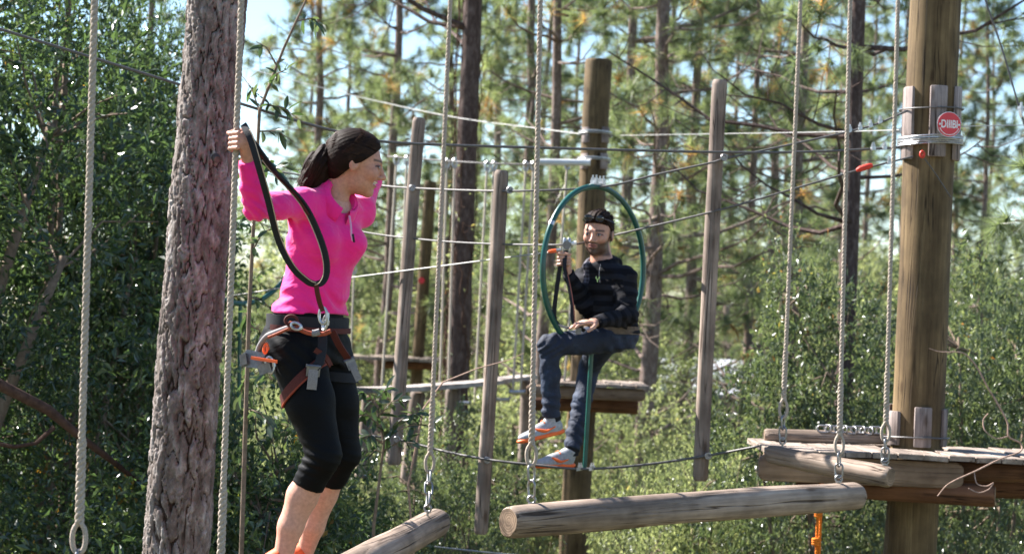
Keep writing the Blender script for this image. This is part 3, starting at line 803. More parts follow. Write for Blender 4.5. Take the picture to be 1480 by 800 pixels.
def link_mesh(L=0.074, w=0.040, r=0.0055):
    a = np.linspace(0, 2 * np.pi, 20, endpoint=False)
    hz = (L - w) / 2
    mb = MB(); pts = np.stack([np.cos(a) * w / 2, np.zeros(20), np.sin(a) * w / 2 + np.sign(np.sin(a)) * hz], 1)
    pts = np.vstack([pts, pts[:1]])
    V = []; F = []
    n = 20; k = 6
    for i in range(n):
        tg = nrm(pts[(i + 1) % n] - pts[i - 1]); nn = V3(0, 1, 0); d = np.cross(tg, nn)
        for j in range(k):
            b = 2 * math.pi * j / k; V.append(pts[i] + (math.cos(b) * d + math.sin(b) * nn) * r)
    for i in range(n):
        for j in range(k): F.append([i * k + j, i * k + (j + 1) % k, ((i + 1) % n) * k + (j + 1) % k, ((i + 1) % n) * k + j])
    return mesh_from('chain_link', np.array(V), F, True, M['chain'])
LINK = link_mesh()
def swing_rope(top_px, bot, d, links, label, r=0.0115, group=None, z_top=9.0, splice=0.22, d_top=None, to=None):
    """rope hanging from above to an eye at bot (px, py), then a chain of links down to the log"""
    e = P(bot[0], bot[1], d); tp = P(top_px, 0, d_top or d)
    tp = e + (tp - e) * ((z_top - e[2]) / (tp[2] - e[2]))
    t = thing('swing_rope', e, label, 'rope', group)
    mb = MB(); dirv = nrm(tp - e)
    a0 = e + dirv * 0.055
    rope_strands(mb, [a0 + dirv * splice, tp], r)
    part('cord', mb, M['rope'], t, sharp=False)
    mb = MB(); rope_strands(mb, smooth_path([a0 - dirv * 0.0, a0 + dirv * splice * 0.5, a0 + dirv * (splice + 0.05)], 8), r * 1.28, 0.06, 5, 9)
    part('splice', mb, M['rope'], t, sharp=False)
    mb = MB(); mb.torus(e + dirv * 0.012, V3(1, 0, 0), dirv, 0.021, 0.047, 0.0085, 22, 7); part('eye', mb, M['rope'], t, sharp=False)
    z = e - dirv * 0.033
    end = (P(*to) + V3(0, 0, 0.030)) if to is not None else z - dirv * 0.058 * links
    n = max(1, int(round(np.linalg.norm(end - z) / 0.058))); st = (end - z) / n
    for k in range(n):
        o = link('chain_link', LINK, t, z + st * (k + 0.5) - e)
        o.rotation_euler = (Vector(-st).to_track_quat('Z', 'X') @ Matrix.Rotation(R_(20 + 90 * (k % 2)), 3, 'Z').to_quaternion()).to_euler()
    return t
def eye_bolt(parent, p, up=V3(0, 0, 1), r=0.017):
    mb = MB(); mb.torus(p + up * r, V3(1, 0, 0), up, r, r, 0.0055, 14, 6); mb.tube([p - up * 0.03, p + up * 0.004], 0.006, 8)
    mb.tube([p - up * 0.002, p + up * 0.006], 0.016, 10)
    return part('eye_bolt', mb, M['chain'], parent)

# ------------------------------------------------------------------ swing logs and their ropes
# log the person in pink stands on
A0, A1 = P(322, 912, 6.75), P(633, 756, 9.8)
t = thing('swing_log', (A0 + A1) / 2, 'round swing log running away under the shoes of the person in pink', 'log')
log_between(A0, A1, 0.075, 41, t); LOG1 = (A0, A1)
up = V3(0, 0, 1)
ea = A0 + nrm(A1 - A0) * 0.12 + up * 0.073; eb = P(618, 739, 9.5)
eye_bolt(t, ea); eye_bolt(t, eb)
swing_rope(349, (318, 838), 6.79, 1, 'pale rope gripped by the raised hand beside the barked trunk', 0.0115)
swing_rope(651, (621, 672), 9.6, 2, 'pale rope with chain holding the far end of the log under the person in pink', to=(618, 737, 9.5))
swing_rope(137, (114, 783), 6.0, 1, 'pale rope with empty eye loop hanging in front of the dark evergreen')
# long log
B0, B1 = P(735, 752, 8.3), P(1240, 717, 9.85)
t = thing('swing_log', (B0 + B1) / 2, 'long thick swing log hanging level between two chained ropes', 'log')
log_between(B0, B1, 0.071, 42, t)
u = nrm(B1 - B0)
eye_bolt(t, P(768, 727, 8.42)); eye_bolt(t, P(1212, 696, 9.75))
swing_rope(781, (768, 661), 8.42, 2, 'pale rope with chain holding the cut near end of the long swing log', to=(768, 727, 8.42))
swing_rope(1229, (1213, 646), 9.75, 2, 'pale rope with chain meeting the far end of the long swing log', to=(1212, 696, 9.75))
# short log by the deck
D0, D1 = P(1113, 655, 10.47), P(1288, 687, 9.93)
t = thing('swing_log', (D0 + D1) / 2, 'short thin swing log hanging slantwise against the deck edge', 'log')
log_between(D0, D1, 0.052, 43, t)
eye_bolt(t, P(1131, 641, 10.4)); eye_bolt(t, P(1279, 671, 9.96))
swing_rope(1157, (1132, 594), 10.4, 2, 'pale rope with chain holding the outer end of the short slanting log', to=(1131, 641, 10.4))
swing_rope(1298, (1280, 628), 9.96, 2, 'pale rope with chain holding the short slanting log end beside the signed pole', to=(1279, 671, 9.96))

# ------------------------------------------------------------------ poles
def wire_loops(mb, c, rad, z0, turns, dz, seed=0, r=0.0045):
    rg = np.random.default_rng(seed); n = 28 * turns
    a = np.linspace(0, 2 * np.pi * turns, n)
    pts = np.stack([c[0] + np.cos(a) * rad, c[1] + np.sin(a) * rad, z0 + dz * a / (2 * np.pi) + rg.normal(size=n) * 0.001 + 0.008 * np.sin(a + seed)], 1)
    mb.tube(pts, r, 6)
def stave_set(parent, c, rad, z0, z1, angles, seed, w=0.098, th=0.034, name='stave'):
    rg = np.random.default_rng(seed)
    for a in angles:
        a = R_(a) - math.pi / 2 + rg.normal() * 0.03
        out = V3(math.cos(a), math.sin(a), 0); sd = V3(-math.sin(a), math.cos(a), 0)
        zz0, zz1 = z0 + rg.normal() * 0.006, z1 + rg.normal() * 0.008
        n = 7; prof = [(-w / 2, 0)] + [(-w / 2 + w * i / (n - 1), th * (0.62 + 0.38 * math.sin(math.pi * i / (n - 1)))) for i in range(n)] + [(w / 2, 0)]
        k = len(prof); V = []
        for z in (zz0, zz0 + 0.006, zz1 - 0.006, zz1):
            ins = 0.9 if z in (zz0, zz1) else 1.0
            V += [V3(c[0], c[1], 0) + out * (rad + q * ins) + sd * p * ins + V3(0, 0, z) for p, q in prof]
        F = []
        for i in range(3):
            for j in range(k):
                F.append([i * k + j, i * k + (j + 1) % k, (i + 1) * k + (j + 1) % k, (i + 1) * k + j])
        F.append(list(range(k))[::-1]); F.append([3 * k + j for j in range(k)])
        part(name, MB().add(V, F), M['stave'], parent)
PRD = 11.15
pr_lo, pr_hi = P(1317, 760, PRD), P(1354, 0, PRD)
axp = (pr_hi - pr_lo) / (pr_hi[2] - pr_lo[2])
def on_right_pole(z): return pr_lo + axp * (z - pr_lo[2])
t = thing('timber_pole', on_right_pole(0.0), 'thick treated timber pole with the round red sign and deck around it', 'pole')
RP = t
log_between(on_right_pole(-0.5), on_right_pole(8.6), 0.150, 51, t, 'shaft', 'pole', 0.12, 'Z', wob=0.005)
zt0, zt1 = P(1345, 231, PRD)[2], P(1345, 128, PRD)[2]
cst = on_right_pole((zt0 + zt1) / 2)
stave_set(t, cst, 0.141, zt0, zt1, (-68, 2, 66, 125, 180, -125), 5)
mb = MB(); wire_loops(mb, cst, 0.184, P(1345, 159, PRD)[2], 1, 0.002, 1); part('wire', mb, M['cable'], t)
mb = MB(); wire_loops(mb, cst, 0.186, P(1345, 213, PRD)[2], 5, 0.011, 2, 0.005); part('wire', mb, M['steel'], t)
zb0, zb1 = P(1325, 645, PRD)[2], P(1325, 589, PRD)[2]
cb_ = on_right_pole((zb0 + zb1) / 2)
stave_set(t, cb_, 0.146, zb0, zb1, (-68, 2, 68, 130, 180, -130), 6)
mb = MB(); wire_loops(mb, cb_, 0.190, P(1325, 632, PRD)[2], 1, 0.003, 3, 0.0055); part('wire', mb, M['cable'], t)
# round red sign
sc_ = P(1371.5, 180, PRD - 0.205)
t = thing('round_sign', sc_, 'small round red sign with white lettering fixed to the thick pole', 'sign')
nv = nrm(V3(0.18, -1, 0)); sx = nrm(np.cross(V3(0, 0, 1), -nv)); sx = sx if sx[0] > 0 else -sx; sz = np.cross(nv, sx) * (1 if np.cross(nv, sx)[2] > 0 else -1)
def disc(c, r, th, n=40):
    a = np.linspace(0, 2 * np.pi, n, endpoint=False); ring = np.outer(np.cos(a), sx) * r + np.outer(np.sin(a), sz) * r
    V = np.concatenate([c + ring, c + ring + nv * th]); F = [[j, (j + 1) % n, n + (j + 1) % n, n + j] for j in range(n)]
    F += [list(range(n))[::-1], [n + j for j in range(n)]]
    return MB().add(V, F)
part('rim', disc(sc_, 0.073, 0.004), M['steel'], t)
part('face', disc(sc_ + nv * 0.002, 0.0695, 0.005), M['red'], t)
cu = bpy.data.curves.new('lettering', 'FONT'); cu.body = 'DIIIBI'; cu.size = 0.052; cu.align_x = 'CENTER'; cu.align_y = 'CENTER'; cu.extrude = 0.0008; cu.offset = 0.0008
tmp = bpy.data.objects.new('lettering_tmp', cu); C.objects.link(tmp)
bpy.context.view_layer.update()
dg = bpy.context.evaluated_depsgraph_get(); me = bpy.data.meshes.new_from_object(tmp.evaluated_get(dg)); bpy.data.objects.remove(tmp)
co = np.array([v.co[:] for v in me.vertices]); w_ = np.ptp(co[:, 0]); co[:, 0] *= 0.098 / w_; co[:, 1] *= 0.045 / np.ptp(co[:, 1])
new = sc_ + nv * 0.0085 + np.outer(co[:, 0], sx) + np.outer(co[:, 1], sz) + np.outer(co[:, 2], nv) - np.array(t.location)
me.vertices.foreach_set('co', new.astype(np.float32).ravel()); me.materials.clear(); me.materials.append(M['white']); me.update()
link('lettering', me, t)
mb = MB(); mb.torus(sc_ + nv * 0.0075, sx, sz, 0.060, 0.060, 0.0022, 18, 5, R_(200), R_(340)); part('arc', mb, M['white'], t)
for s_ in (-1, 1): part('bolt', MB().tube([sc_ + sx * 0.058 * s_ + nv * 0.006, sc_ + sx * 0.058 * s_ + nv * 0.011], 0.006, 8), M['white'], t)

# pole in the middle distance, cut off at the top
PMD = 20.5
pm_lo, pm_hi = P(832, 760, PMD), P(866, 86, PMD); axm = (pm_hi - pm_lo) / (pm_hi[2] - pm_lo[2])
def on_mid_pole(z): return pm_lo + axm * (z - pm_lo[2])
t = thing('timber_pole', on_mid_pole(0.0), 'timber pole cut off at the top behind the seated man', 'pole')
log_between(on_mid_pole(-0.4), pm_hi, 0.152, 52, t, 'shaft', 'pole', 0.12, 'Z', wob=0.006)
for (ya, yb) in ((208, 184), (246, 222)):
    z0_, z1_ = P(862, ya, PMD)[2], P(862, yb, PMD)[2]; c_ = on_mid_pole((z0_ + z1_) / 2)
    stave_set(t, c_, 0.135, z0_, z1_, (-45, 45, 135, -135), 9, 0.10, 0.035)
    mb = MB(); wire_loops(mb, c_, 0.176, (z0_ + z1_) / 2, 2, 0.02, 4, 0.008); part('wire', mb, M['steel'], t)
# far pole with a red tag
PFD = 33.0
pf_lo, pf_hi = P(596, 640, PFD), P(622, 262, PFD); axf = (pf_hi - pf_lo) / (pf_hi[2] - pf_lo[2])
def on_far_pole(z): return pf_lo + axf * (z - pf_lo[2])
t = thing('timber_pole', on_far_pole(0.0), 'far brown timber pole with a small red tag above its platform', 'pole')
log_between(on_far_pole(-0.4), pf_hi, 0.105, 53, t, 'shaft', 'pole', 0.1, 'Z')
q = P(609, 405, PFD - 0.13)
part('tag', MB().tube([q, q + V3(0, -0.02, 0)], 0.055, 14), M['red'], t)

# ------------------------------------------------------------------ deck around the thick pole
zd = P(1250, 652, 10.6)[2]
x0d = P(1107, 645, 10.6)[0]
t = thing('tree_deck', (x0d + 0.9, 11.15, zd - 0.03), 'wooden deck of short boards on beams around the signed pole', 'deck')
rg = np.random.default_rng(9); x = x0d; cpx = on_right_pole(zd)
def board(parent, xa, xb, ya, yb, z, th, mat, seed, name='board'):
    rr = np.random.default_rng(seed); j = rr.normal(size=4) * 0.003
    mb = MB(); V = []; b = 0.004
    for (zz, ins) in ((z - th, 0), (z - b, 0), (z, b)):
        V += [V3(xa + ins, ya + ins + j[0], zz + j[2]), V3(xb - ins, ya + ins + j[1], zz + j[3]), V3(xb - ins, yb - ins, zz + j[3]), V3(xa + ins, yb - ins, zz + j[2])]
    F = [[3, 2, 1, 0], [8, 9, 10, 11]]
    for i in (0, 4):
        for k in range(4): F.append([i + k, i + (k + 1) % 4, i + 4 + (k + 1) % 4, i + 4 + k])
    mb.add(V, F)
    return part(name, mb, M[mat], parent, smooth=False)
k = 0
while x < x0d + 1.85:
    w = 0.138 + rg.uniform(-0.004, 0.004); ya = 10.56 + rg.uniform(-0.018, 0.012)
    xm = x + w / 2; dx = abs(xm - cpx[0]) - w / 2
    if dx < 0.155:
        hh = 0.19
        board(t, x, x + w, ya, cpx[1] - hh, zd, 0.030, 'deck', 300 + k); board(t, x, x + w, cpx[1] + hh, 11.45, zd, 0.030, 'deck', 400 + k)
    else: board(t, x, x + w, ya, 11.45, zd, 0.030, 'deck', 300 + k)
    x += w + 0.006; k += 1
def slab_beam(pa, pb, h, depth, seed, name, mat, parent):
    """half round edge beam with rounded ends, pa-pb along x"""
    n = 9; prof = []; L = pb[0] - pa[0]; V = []; F = []
    xs = [0, 0.012, 0.04, L / 3, 2 * L / 3, L - 0.04, L - 0.012, L]
    for i, xx in enumerate(xs):
        f = (0.62, 0.84, 1, 1, 1, 1, 0.84, 0.62)[i]
        c = pa + (pb - pa) * (xx / L)
        for j in range(12):
            a = 2 * math.pi * j / 12; ca, sa = math.cos(a), math.sin(a)
            q = V3(0, -np.sign(ca) * abs(ca) ** 0.45 * depth / 2, np.sign(sa) * abs(sa) ** 0.45 * h / 2 * f)
            V.append(c + q)
    for i in range(len(xs) - 1):
        for j in range(12): F.append([i * 12 + j, i * 12 + (j + 1) % 12, (i + 1) * 12 + (j + 1) % 12, (i + 1) * 12 + j])
    F += [list(range(12))[::-1], [(len(xs) - 1) * 12 + j for j in range(12)]]
    return part(name, MB().add(V, F[:-2]+[f[::-1] for f in F[-2:]]), M[mat], parent)
xe = P(1097, 675, 10.62)[0]; xf = P(1392, 680, 10.62)[0]; zb = zd - 0.03 - 0.082
slab_beam(V3(xe, 10.66, zb), V3(xf, 10.66, zb - 0.002), 0.152, 0.075, 1, 'edge_beam', 'beam', t)
log_between(V3(xf - 0.05, 10.80, zd - 0.095), V3(x0d + 2.1, 10.80, zd - 0.095), 0.062, 61, t, 'joist', 'beamdark')
log_between(V3(x0d + .1, 11.40, zd - 0.095), V3(x0d + 2.1, 11.40, zd - 0.095), 0.062, 62, t, 'joist', 'beamdark')
za = P(1300, 706, 10.9)[2]
log_between(P(1152, 700, 10.93), V3(P(1442, 711, 10.55)[0], 10.62, za), 0.060, 63, t, 'bearer', 'beamdark')
log_between(V3(x0d + 0.5, 11.37, za), V3(x0d + 2.2, 11.37, za), 0.062, 64, t, 'bearer', 'beamdark')
zr = zd + 0.036
log_between(V3(P(1104, 636, 11.28)[0], 11.28, zr), V3(P(1280, 640, 11.28)[0], 11.28, zr), 0.036, 65, t, 'edge_log', 'log')
for (px_) in (1183, 1265, 1340):
    q = P(px_, 705, 10.55)
# chain lying along the edge log
t2 = thing('slack_chain', P(1235, 626, 11.28), 'slack chain lying along the edge log of the deck', 'chain')
for k in range(14):
    q = P(1190 + k * 6.2, 600, 11.28); q[2] = zr + 0.046 + 0.004 * math.sin(k * 1.7); q[1] = 11.265
    o = link('chain_link', LINK, t2, q - np.array(t2.location)); o.rotation_euler = (R_(75 if k % 2 else 15), R_(90), R_(6 * math.sin(k)))
# orange rope under the deck
q0 = P(1184, 688, 10.75)
t = thing('orange_rope', q0, 'orange rope with knots hanging down below the deck', 'rope')
mb = MB(); rope_strands(mb, smooth_path([P(1187, 655, 10.75), P(1186, 700, 10.75), P(1182, 745, 10.74), P(1180, 800, 10.75), P(1176, 980, 10.75)]), 0.009, 0.05); rope_strands(mb, smooth_path([P(1192, 655, 10.78), P(1189, 700, 10.77), P(1186, 750, 10.76), P(1183, 820, 10.75)]), 0.009, 0.05)
part('cord', mb, M['orange_rope'], t, sharp=False)
for (px_, py_, s_) in ((1182, 742, 0.014), (1179, 782, 0.016)):
    mb = MB(); c_ = P(px_, py_, 10.74)
    for a_ in range(3): mb.torus(c_ + V3(0, 0, (a_ - 1) * 0.014), V3(1, 0, 0.15 * (a_ - 1)), V3(0, 1, 0), s_, s_ * 0.8, 0.009, 14, 6)
    part('knot', mb, M['orange_rope'], t, sharp=False)
part('tape', MB().tube([P(1186, 706, 10.74), P(1185, 722, 10.74)], 0.016, 8), M['strap'], t)
# dry vine caught on the deck
q0 = P(1474, 646, 10.5)
t = thing('dry_vine', q0, 'pale dry vine curling up from the outer deck edge', 'vine')
part('stem', MB().tube(smooth_path([P(1355, 716, 10.42), P(1372, 698, 10.42), P(1410, 680, 10.42), P(1445, 663, 10.45), P(1474, 652, 10.5), P(1475, 640, 10.52), P(1458, 630, 10.5), P(1456, 610, 10.5), P(1442, 583, 10.5), P(1428, 560, 10.5), P(1415, 535, 10.5), P(1404, 520, 10.5), P(1390, 509, 10.5), P(1360, 508, 10.5), P(1343, 503, 10.5)], 8),
     np.interp(np.linspace(0, 1, 113), [0, 0.1, 0.5, 0.8, 1], [0.003, 0.0045, 0.0055, 0.0045, 0.002])[:113], 7, ), M['vine'], t)
part('tendril', MB().tube(smooth_path([P(1457, 630, 10.5), P(1440, 633, 10.48), P(1424, 622, 10.48), P(1421, 607, 10.5), P(1428, 597, 10.5)], 8), 0.004, 6), M['vine'], t)
part('tendril', MB().tube(smooth_path([P(1408, 682, 10.42), P(1412, 698, 10.40), P(1425, 702, 10.40), P(1436, 697, 10.4)], 8), 0.0032, 6), M['vine'], t)
part('tendril', MB().tube(smooth_path([P(1400, 705, 10.40), P(1414, 711, 10.40), P(1428, 707, 10.40), P(1436, 698, 10.4)], 8), 0.0032, 6), M['vine'], t)

# ------------------------------------------------------------------ platform on the middle pole, plank bridge, far platform
zm = P(840, 553, 19.9)[2]
t = thing('pole_platform', (on_mid_pole(zm)[0], 20.5, zm - 0.04), 'small board platform on the topped pole behind the seated man', 'platform')
xa, xb = P(796, 553, 19.9)[0], P(940, 553, 19.9)[0]; cpm = on_mid_pole(zm); x = xa; k = 0
while x < xb - 0.05:
    w = 0.14
    if abs(x + w / 2 - cpm[0]) - w / 2 < 0.15:
        board(t, x, x + w, 19.85, cpm[1] - 0.19, zm, 0.035, 'deck', 500 + k); board(t, x, x + w, cpm[1] + 0.19, 21.2, zm, 0.035, 'deck', 520 + k)
    else: board(t, x, x + w, 19.85 + 0.02 * math.sin(k * 3), 21.2, zm, 0.035, 'deck', 500 + k)
    x += w + 0.008; k += 1
slab_beam(V3(xa - 0.25, 19.95, zm - 0.105), V3(xb - 0.05, 19.95, zm - 0.105), 0.13, 0.10, 2, 'edge_beam', 'beam', t)
log_between(V3(cpm[0] - .55, 20.25, zm - 0.245), V3(xb - 0.10, 20.25, zm - 0.245), 0.085, 71, t, 'bearer', 'beamdark')
log_between(V3(cpm[0] - .55, 20.76, zm - 0.245), V3(xb - 0.10, 20.76, zm - 0.245), 0.085, 72, t, 'bearer', 'beamdark')
# plank bridge
t = thing('plank_bridge', P(650, 560, 19), 'line of pale planks on hanging stub posts leading to the small platform', 'bridge')
pl = [(528, 563.5, 16.6, 588, 561, 17.6), (586, 561.5, 17.6, 714, 551.5, 20.0), (700, 552, 20.0, 763, 544, 22.0)]
for k, (xa_, ya_, da, xb_, yb_, db) in enumerate(pl):
    a_, b_ = P(xa_, ya_, da), P(xb_, yb_, db); u_ = nrm(b_ - a_); s_ = nrm(np.cross(V3(0, 0, 1), u_)); n_ = np.cross(u_, s_)
    L = np.linalg.norm(b_ - a_)
    me = MB().box(V3(0, 0, 0), (L / 2, 0, 0), (0, 0.11, 0), (0, 0, 0.022)).mesh('plank', M['plank'], False)
    o = link('plank', me, t, (a_ + b_) / 2 - np.array(t.location)); orient(o, a_, b_, 'X')
for k, (x0_, y0_, x1_, y1_, d_, r_) in enumerate([(603, 566, 588, 698, 18.2, 0.068), (656, 562, 647, 690, 19.0, 0.070), (763, 549, 758, 668, 21.4, 0.075), (583, 570, 566, 668, 17.3, 0.055), (534, 572, 524, 690, 16.9, 0.06)]):
    log_between(P(x1_, y1_, d_), P(x0_, y0_, d_), r_, 80 + k, t, 'stub_post', 'post', 0, 'Z')
# far platform
zf = P(555, 515, 32.5)[2]
t = thing('pole_platform', (on_far_pole(zf)[0], 33, zf), 'far pale platform on the red tagged pole', 'platform')
xa = P(505, 515, 32.5)[0]; xb = P(625, 515, 32.5)[0]; x = xa; k = 0
while x < xb:
    if abs(x + .08 - on_far_pole(zf)[0]) < 0.2: board(t, x, x + .16, 32.3, 32.86, zf, 0.06, 'deck', 600 + k); board(t, x, x + .16, 33.14, 33.8, zf, 0.06, 'deck', 620 + k)
    else: board(t, x, x + .16, 32.3, 33.8, zf, 0.06, 'deck', 600 + k)
    x += .17; k += 1
log_between(V3(xa + .6, 32.7, zf - .13), V3(xb, 32.7, zf - .13), 0.07, 91, t, 'bearer', 'beamdark')
log_between(V3(xa + .6, 33.3, zf - .13), V3(xb, 33.3, zf - .13), 0.07, 92, t, 'bearer', 'beamdark')

# ------------------------------------------------------------------ tall hanging posts, hoops, cables
POSTS = [((606, 170), (569, 671), 11.9, 0.043, 'tall grey hanging post in front of the plank bridge start'),
         ((725, 246), (695, 771), 11.2, 0.042, 'tall grey hanging post next to the dark vine trunk'),
         ((1040, 115), (1012, 694), 11.0, 0.043, 'tall grey hanging post standing free between the hoop and the deck')]
PT = []
for k, (a_, b_, d_, r_, lb) in enumerate(POSTS):
    p1, p0 = P(*a_, d_), P(*b_, d_)
    t = thing('hanging_post', p0, lb, 'post'); log_between(p0, p1, r_, 101 + k, t, 'shaft', 'post', 0.04, 'Z', wob=0.003); PT.append(t)
def clamp(parent, p, along, name='cable_clamp', s=1.0):
    along = nrm(along); upv = V3(0, 0, 1); sd = nrm(np.cross(along, upv)); mb = MB()
    mb.box(p, along * 0.011 * s, sd * 0.018 * s, upv * 0.010 * s)
    for k in (-1, 1): mb.tube([p + sd * 0.011 * s * k, p + sd * 0.011 * s * k + upv * 0.036 * s], 0.0045 * s, 6); mb.tube([p + sd * 0.011 * s * k + upv * 0.012 * s, p + sd * 0.011 * s * k + upv * 0.022 * s], 0.009 * s, 6)
    return part(name, mb, M['steel'], parent)
for k, pts in enumerate(([(596, 272), (574, 634)], [(737, 275), (704, 664)], [(1046, 228), (1023, 658)])):
    for q in pts:
        d_ = POSTS[k][2] - POSTS[k][3] - 0.015
        c_ = P(*q, d_); part('eye_bolt', MB().tube([c_ + V3(0, 0.03, 0), c_ - V3(0, 0.02, 0)], 0.012, 8).torus(c_ - V3(0, 0.02, 0), V3(1, 0, 0), V3(0, 0, 1), 0.016, 0.016, 0.006, 12, 6), M['chain'], PT[k])
def cable(pts, r, label, name='steel_cable', mat='cable', cat='cable', clamps=()):
    w = [P(*q) for q in pts]
    t = thing(name, w[0], label, cat); path = smooth_path(w, 10)
    part('wire', MB().tube(path, r, 7), M[mat], t, sharp=False)
    for (px, py, d) in clamps: clamp(t, P(px, py, d), w[-1] - w[-2])
    return t
dpr = 10.97
cable([(-30, 33, 9.2), (100, 73, 9.3), (265, 124, 9.5), (420, 172, 9.7), (500, 193, 9.8), (570, 206, 10.0), (780, 213.5, 10.4), (1047, 220, 10.8), (1180, 219, 10.9), (1300, 213, dpr)], 0.0075,
      'heavy dark safety cable sagging from the dark evergreen to the signed pole', clamps=[(1262, 214.5, 10.93), (1278, 214, 10.95), (1290, 213.5, 10.96)])
cable([(380, 244, 12.6), (480, 260, 12.4), (540, 267, 12.2), (600, 272, 11.85), (735, 276, 11.13), (868, 270, 11.0), (950, 252, 10.98), (1028, 235, 10.93), (1050, 229, 10.93), (1160, 205, 10.95), (1255, 183, 10.96), (1312, 160, dpr)], 0.0065,
      'upper cable carrying the hanging posts and the green hoop', clamps=[(1228, 189, 10.95), (1243, 186, 10.95), (1258, 182, 10.96), (1272, 176, 10.96)])
cable([(430, 312, 12.6), (525, 335, 12.2), (610, 346, 11.8), (700, 352, 11.3), (818, 353.5, 10.85), (860, 346, 11.17), (925, 331, 11.1), (1045, 302, 10.95), (1160, 269, 10.96), (1240, 246, 10.97), (1320, 226, dpr)], 0.006,
      'dark trolley cable running behind the seated man to the red sleeve', clamps=[(1285, 235, 10.97)])
t = thing('cable_sleeve', P(1248, 242, 10.93), 'red sleeve on the trolley cable before the signed pole', 'sleeve')
part('body', MB().tube([P(1238, 246, 10.95), P(1243, 244, 10.95), P(1256, 240, 10.95), P(1261, 238.5, 10.95)], [0.009, 0.017, 0.017, 0.010], 10), M['redsleeve'], t)
t = thing('red_hook', P(1333, 222, 10.93), 'small red hook on the wires of the signed pole', 'hook')
part('body', MB().torus(P(1333, 223, 10.93), V3(1, 0, 0), V3(0, 0, 1), 0.011, 0.017, 0.007, 16, 7), M['redsleeve'], t)
part('cord', MB().tube(smooth_path([P(1336, 229, 10.93), P(1348, 245, 10.95), P(1362, 266, 10.98), P(1374, 285, 11.0)]), 0.0035, 6), M['cable'], t)
cable([(806, 363, 10.82), (740, 371, 11.2), (640, 384, 11.6), (500, 402, 12.2), (400, 417, 12.6), (330, 428, 12.8)], 0.0042, 'pale line running back from the orange tip at the man to the wood', 'pale_line', 'cablelight', 'line')
cable([(420, 608, 12.6), (520, 627, 12.3), (574, 634, 11.87), (640, 651, 11.5), (702, 663, 11.1), (780, 672, 10.95), (845, 677, 10.95), (930, 671, 10.95), (1022, 658, 10.93), (1097, 644, 10.75)], 0.0075,
      'lower foot cable under the hoop running to the deck edge', clamps=[(838, 677, 10.95), (856, 677, 10.95)])
cable([(330, 92, 24), (430, 118, 23.5), (535, 144, 23), (660, 170, 22), (780, 186, 21), (850, 195, 20.35)], 0.0055, 'thin bright cable sloping to the topped pole', 'thin_cable', 'cablelight', clamps=[(826, 192, 20.6), (838, 193.5, 20.5)])
cable([(880, 196, 20.6), (1000, 194, 18), (1180, 191, 14), (1300, 188, 11.4)], 0.0032, 'thin bright cable level from the topped pole to the signed pole', 'thin_cable', 'cablelight')
cable([(1389, 183, 11.2), (1440, 181.5, 11.5), (1560, 180, 12.5)], 0.003, 'thin bright cable leaving the signed pole away from the hoop', 'thin_cable', 'cablelight')
t = cable([(1405, -60, 13), (1424, 0, 13), (1448, 70, 13), (1470, 145, 13), (1478, 172, 13), (1510, 290, 13)], 0.0065, 'dark guy wire slanting down past the signed pole with a clamp')
clamp(t, P(1475, 162, 12.98), V3(0.3, 0, -1), s=1.8)
cable([(560, 226, 21.5), (640, 232, 21), (705, 236, 20.6), (780, 237.5, 20.3), (853, 236, 20.3)], 0.009, 'dark cable over the hanging stirrup ropes by the topped pole')
cable([(470, 773, 13.5), (540, 779, 13.2), (600, 786, 13), (700, 797, 12.8), (800, 806, 12.8)], 0.006, 'low pale line among the shrubs under the hanging posts', 'pale_line', 'cablelight', 'line')
# spreader tube
t = thing('spreader_tube', P(816, 236, 20.28), 'pale grey tube held level beside the topped pole', 'tube')
a_, b_ = P(780, 234, 20.28), P(853, 235, 20.28)
part('body', MB().tube([a_, b_], 0.034, 14), plain('pale pvc tube', (0.55, 0.56, 0.56), 0.4, 0.4, 0.2, 6), t)
# stirrup ropes far behind
stirr = [((573, 232), (552, 556), 21.5), ((588, 232), (577, 470), 21.5), ((646, 236), (636, 552), 21), ((657, 236), (648, 552), 21), ((704, 240), (686, 580), 20.6), ((714, 240), (699, 580), 20.6),
         ((760, 240), (741, 570), 20.4), ((771, 240), (752, 570), 20.4), ((820, 238), (806, 420), 20.3), ((828, 400), (815, 560), 20.3), ((512, 390), (505, 560), 24)]
for k, (a_, b_, d_) in enumerate(stirr):
    p1, p0 = P(*a_, d_), P(*b_, d_)
    t = thing('stirrup_rope', p0, 'thin pale rope hanging from the dark cable by the topped pole', 'rope', 'thin ropes hanging by the topped pole')
    part('cord', MB().tube([p0, (p0 + p1) / 2, p1], 0.013, 6), M['ropefar'], t)
    part('thimble', MB().torus(p1 - V3(0, 0, 0.0), V3(1, 0, 0), V3(0, 0, 1), 0.026, 0.05, 0.01, 12, 5), M['steel'], t)
for (xa_, xb_, y_, d_, w) in [(658, 680, 582, 20.8, 'beside the vine trunk'), (715, 736, 577, 20.5, 'next to the tall grey post'), (737, 758, 566, 20.4, 'close to the small platform')]:
    a_, b_ = P(xa_, y_, d_), P(xb_, y_, d_)
    t = thing('stirrup_bar', (a_ + b_) / 2, 'short steel stirrup bar hanging ' + w, 'bar'); part('body', MB().tube([a_, b_], 0.022, 10), M['steel'], t)
    for q in (a_, b_): part('cap', MB().tube([q - V3(0.008, 0, 0), q + V3(0.008, 0, 0)], 0.03, 10), M['chain'], t)

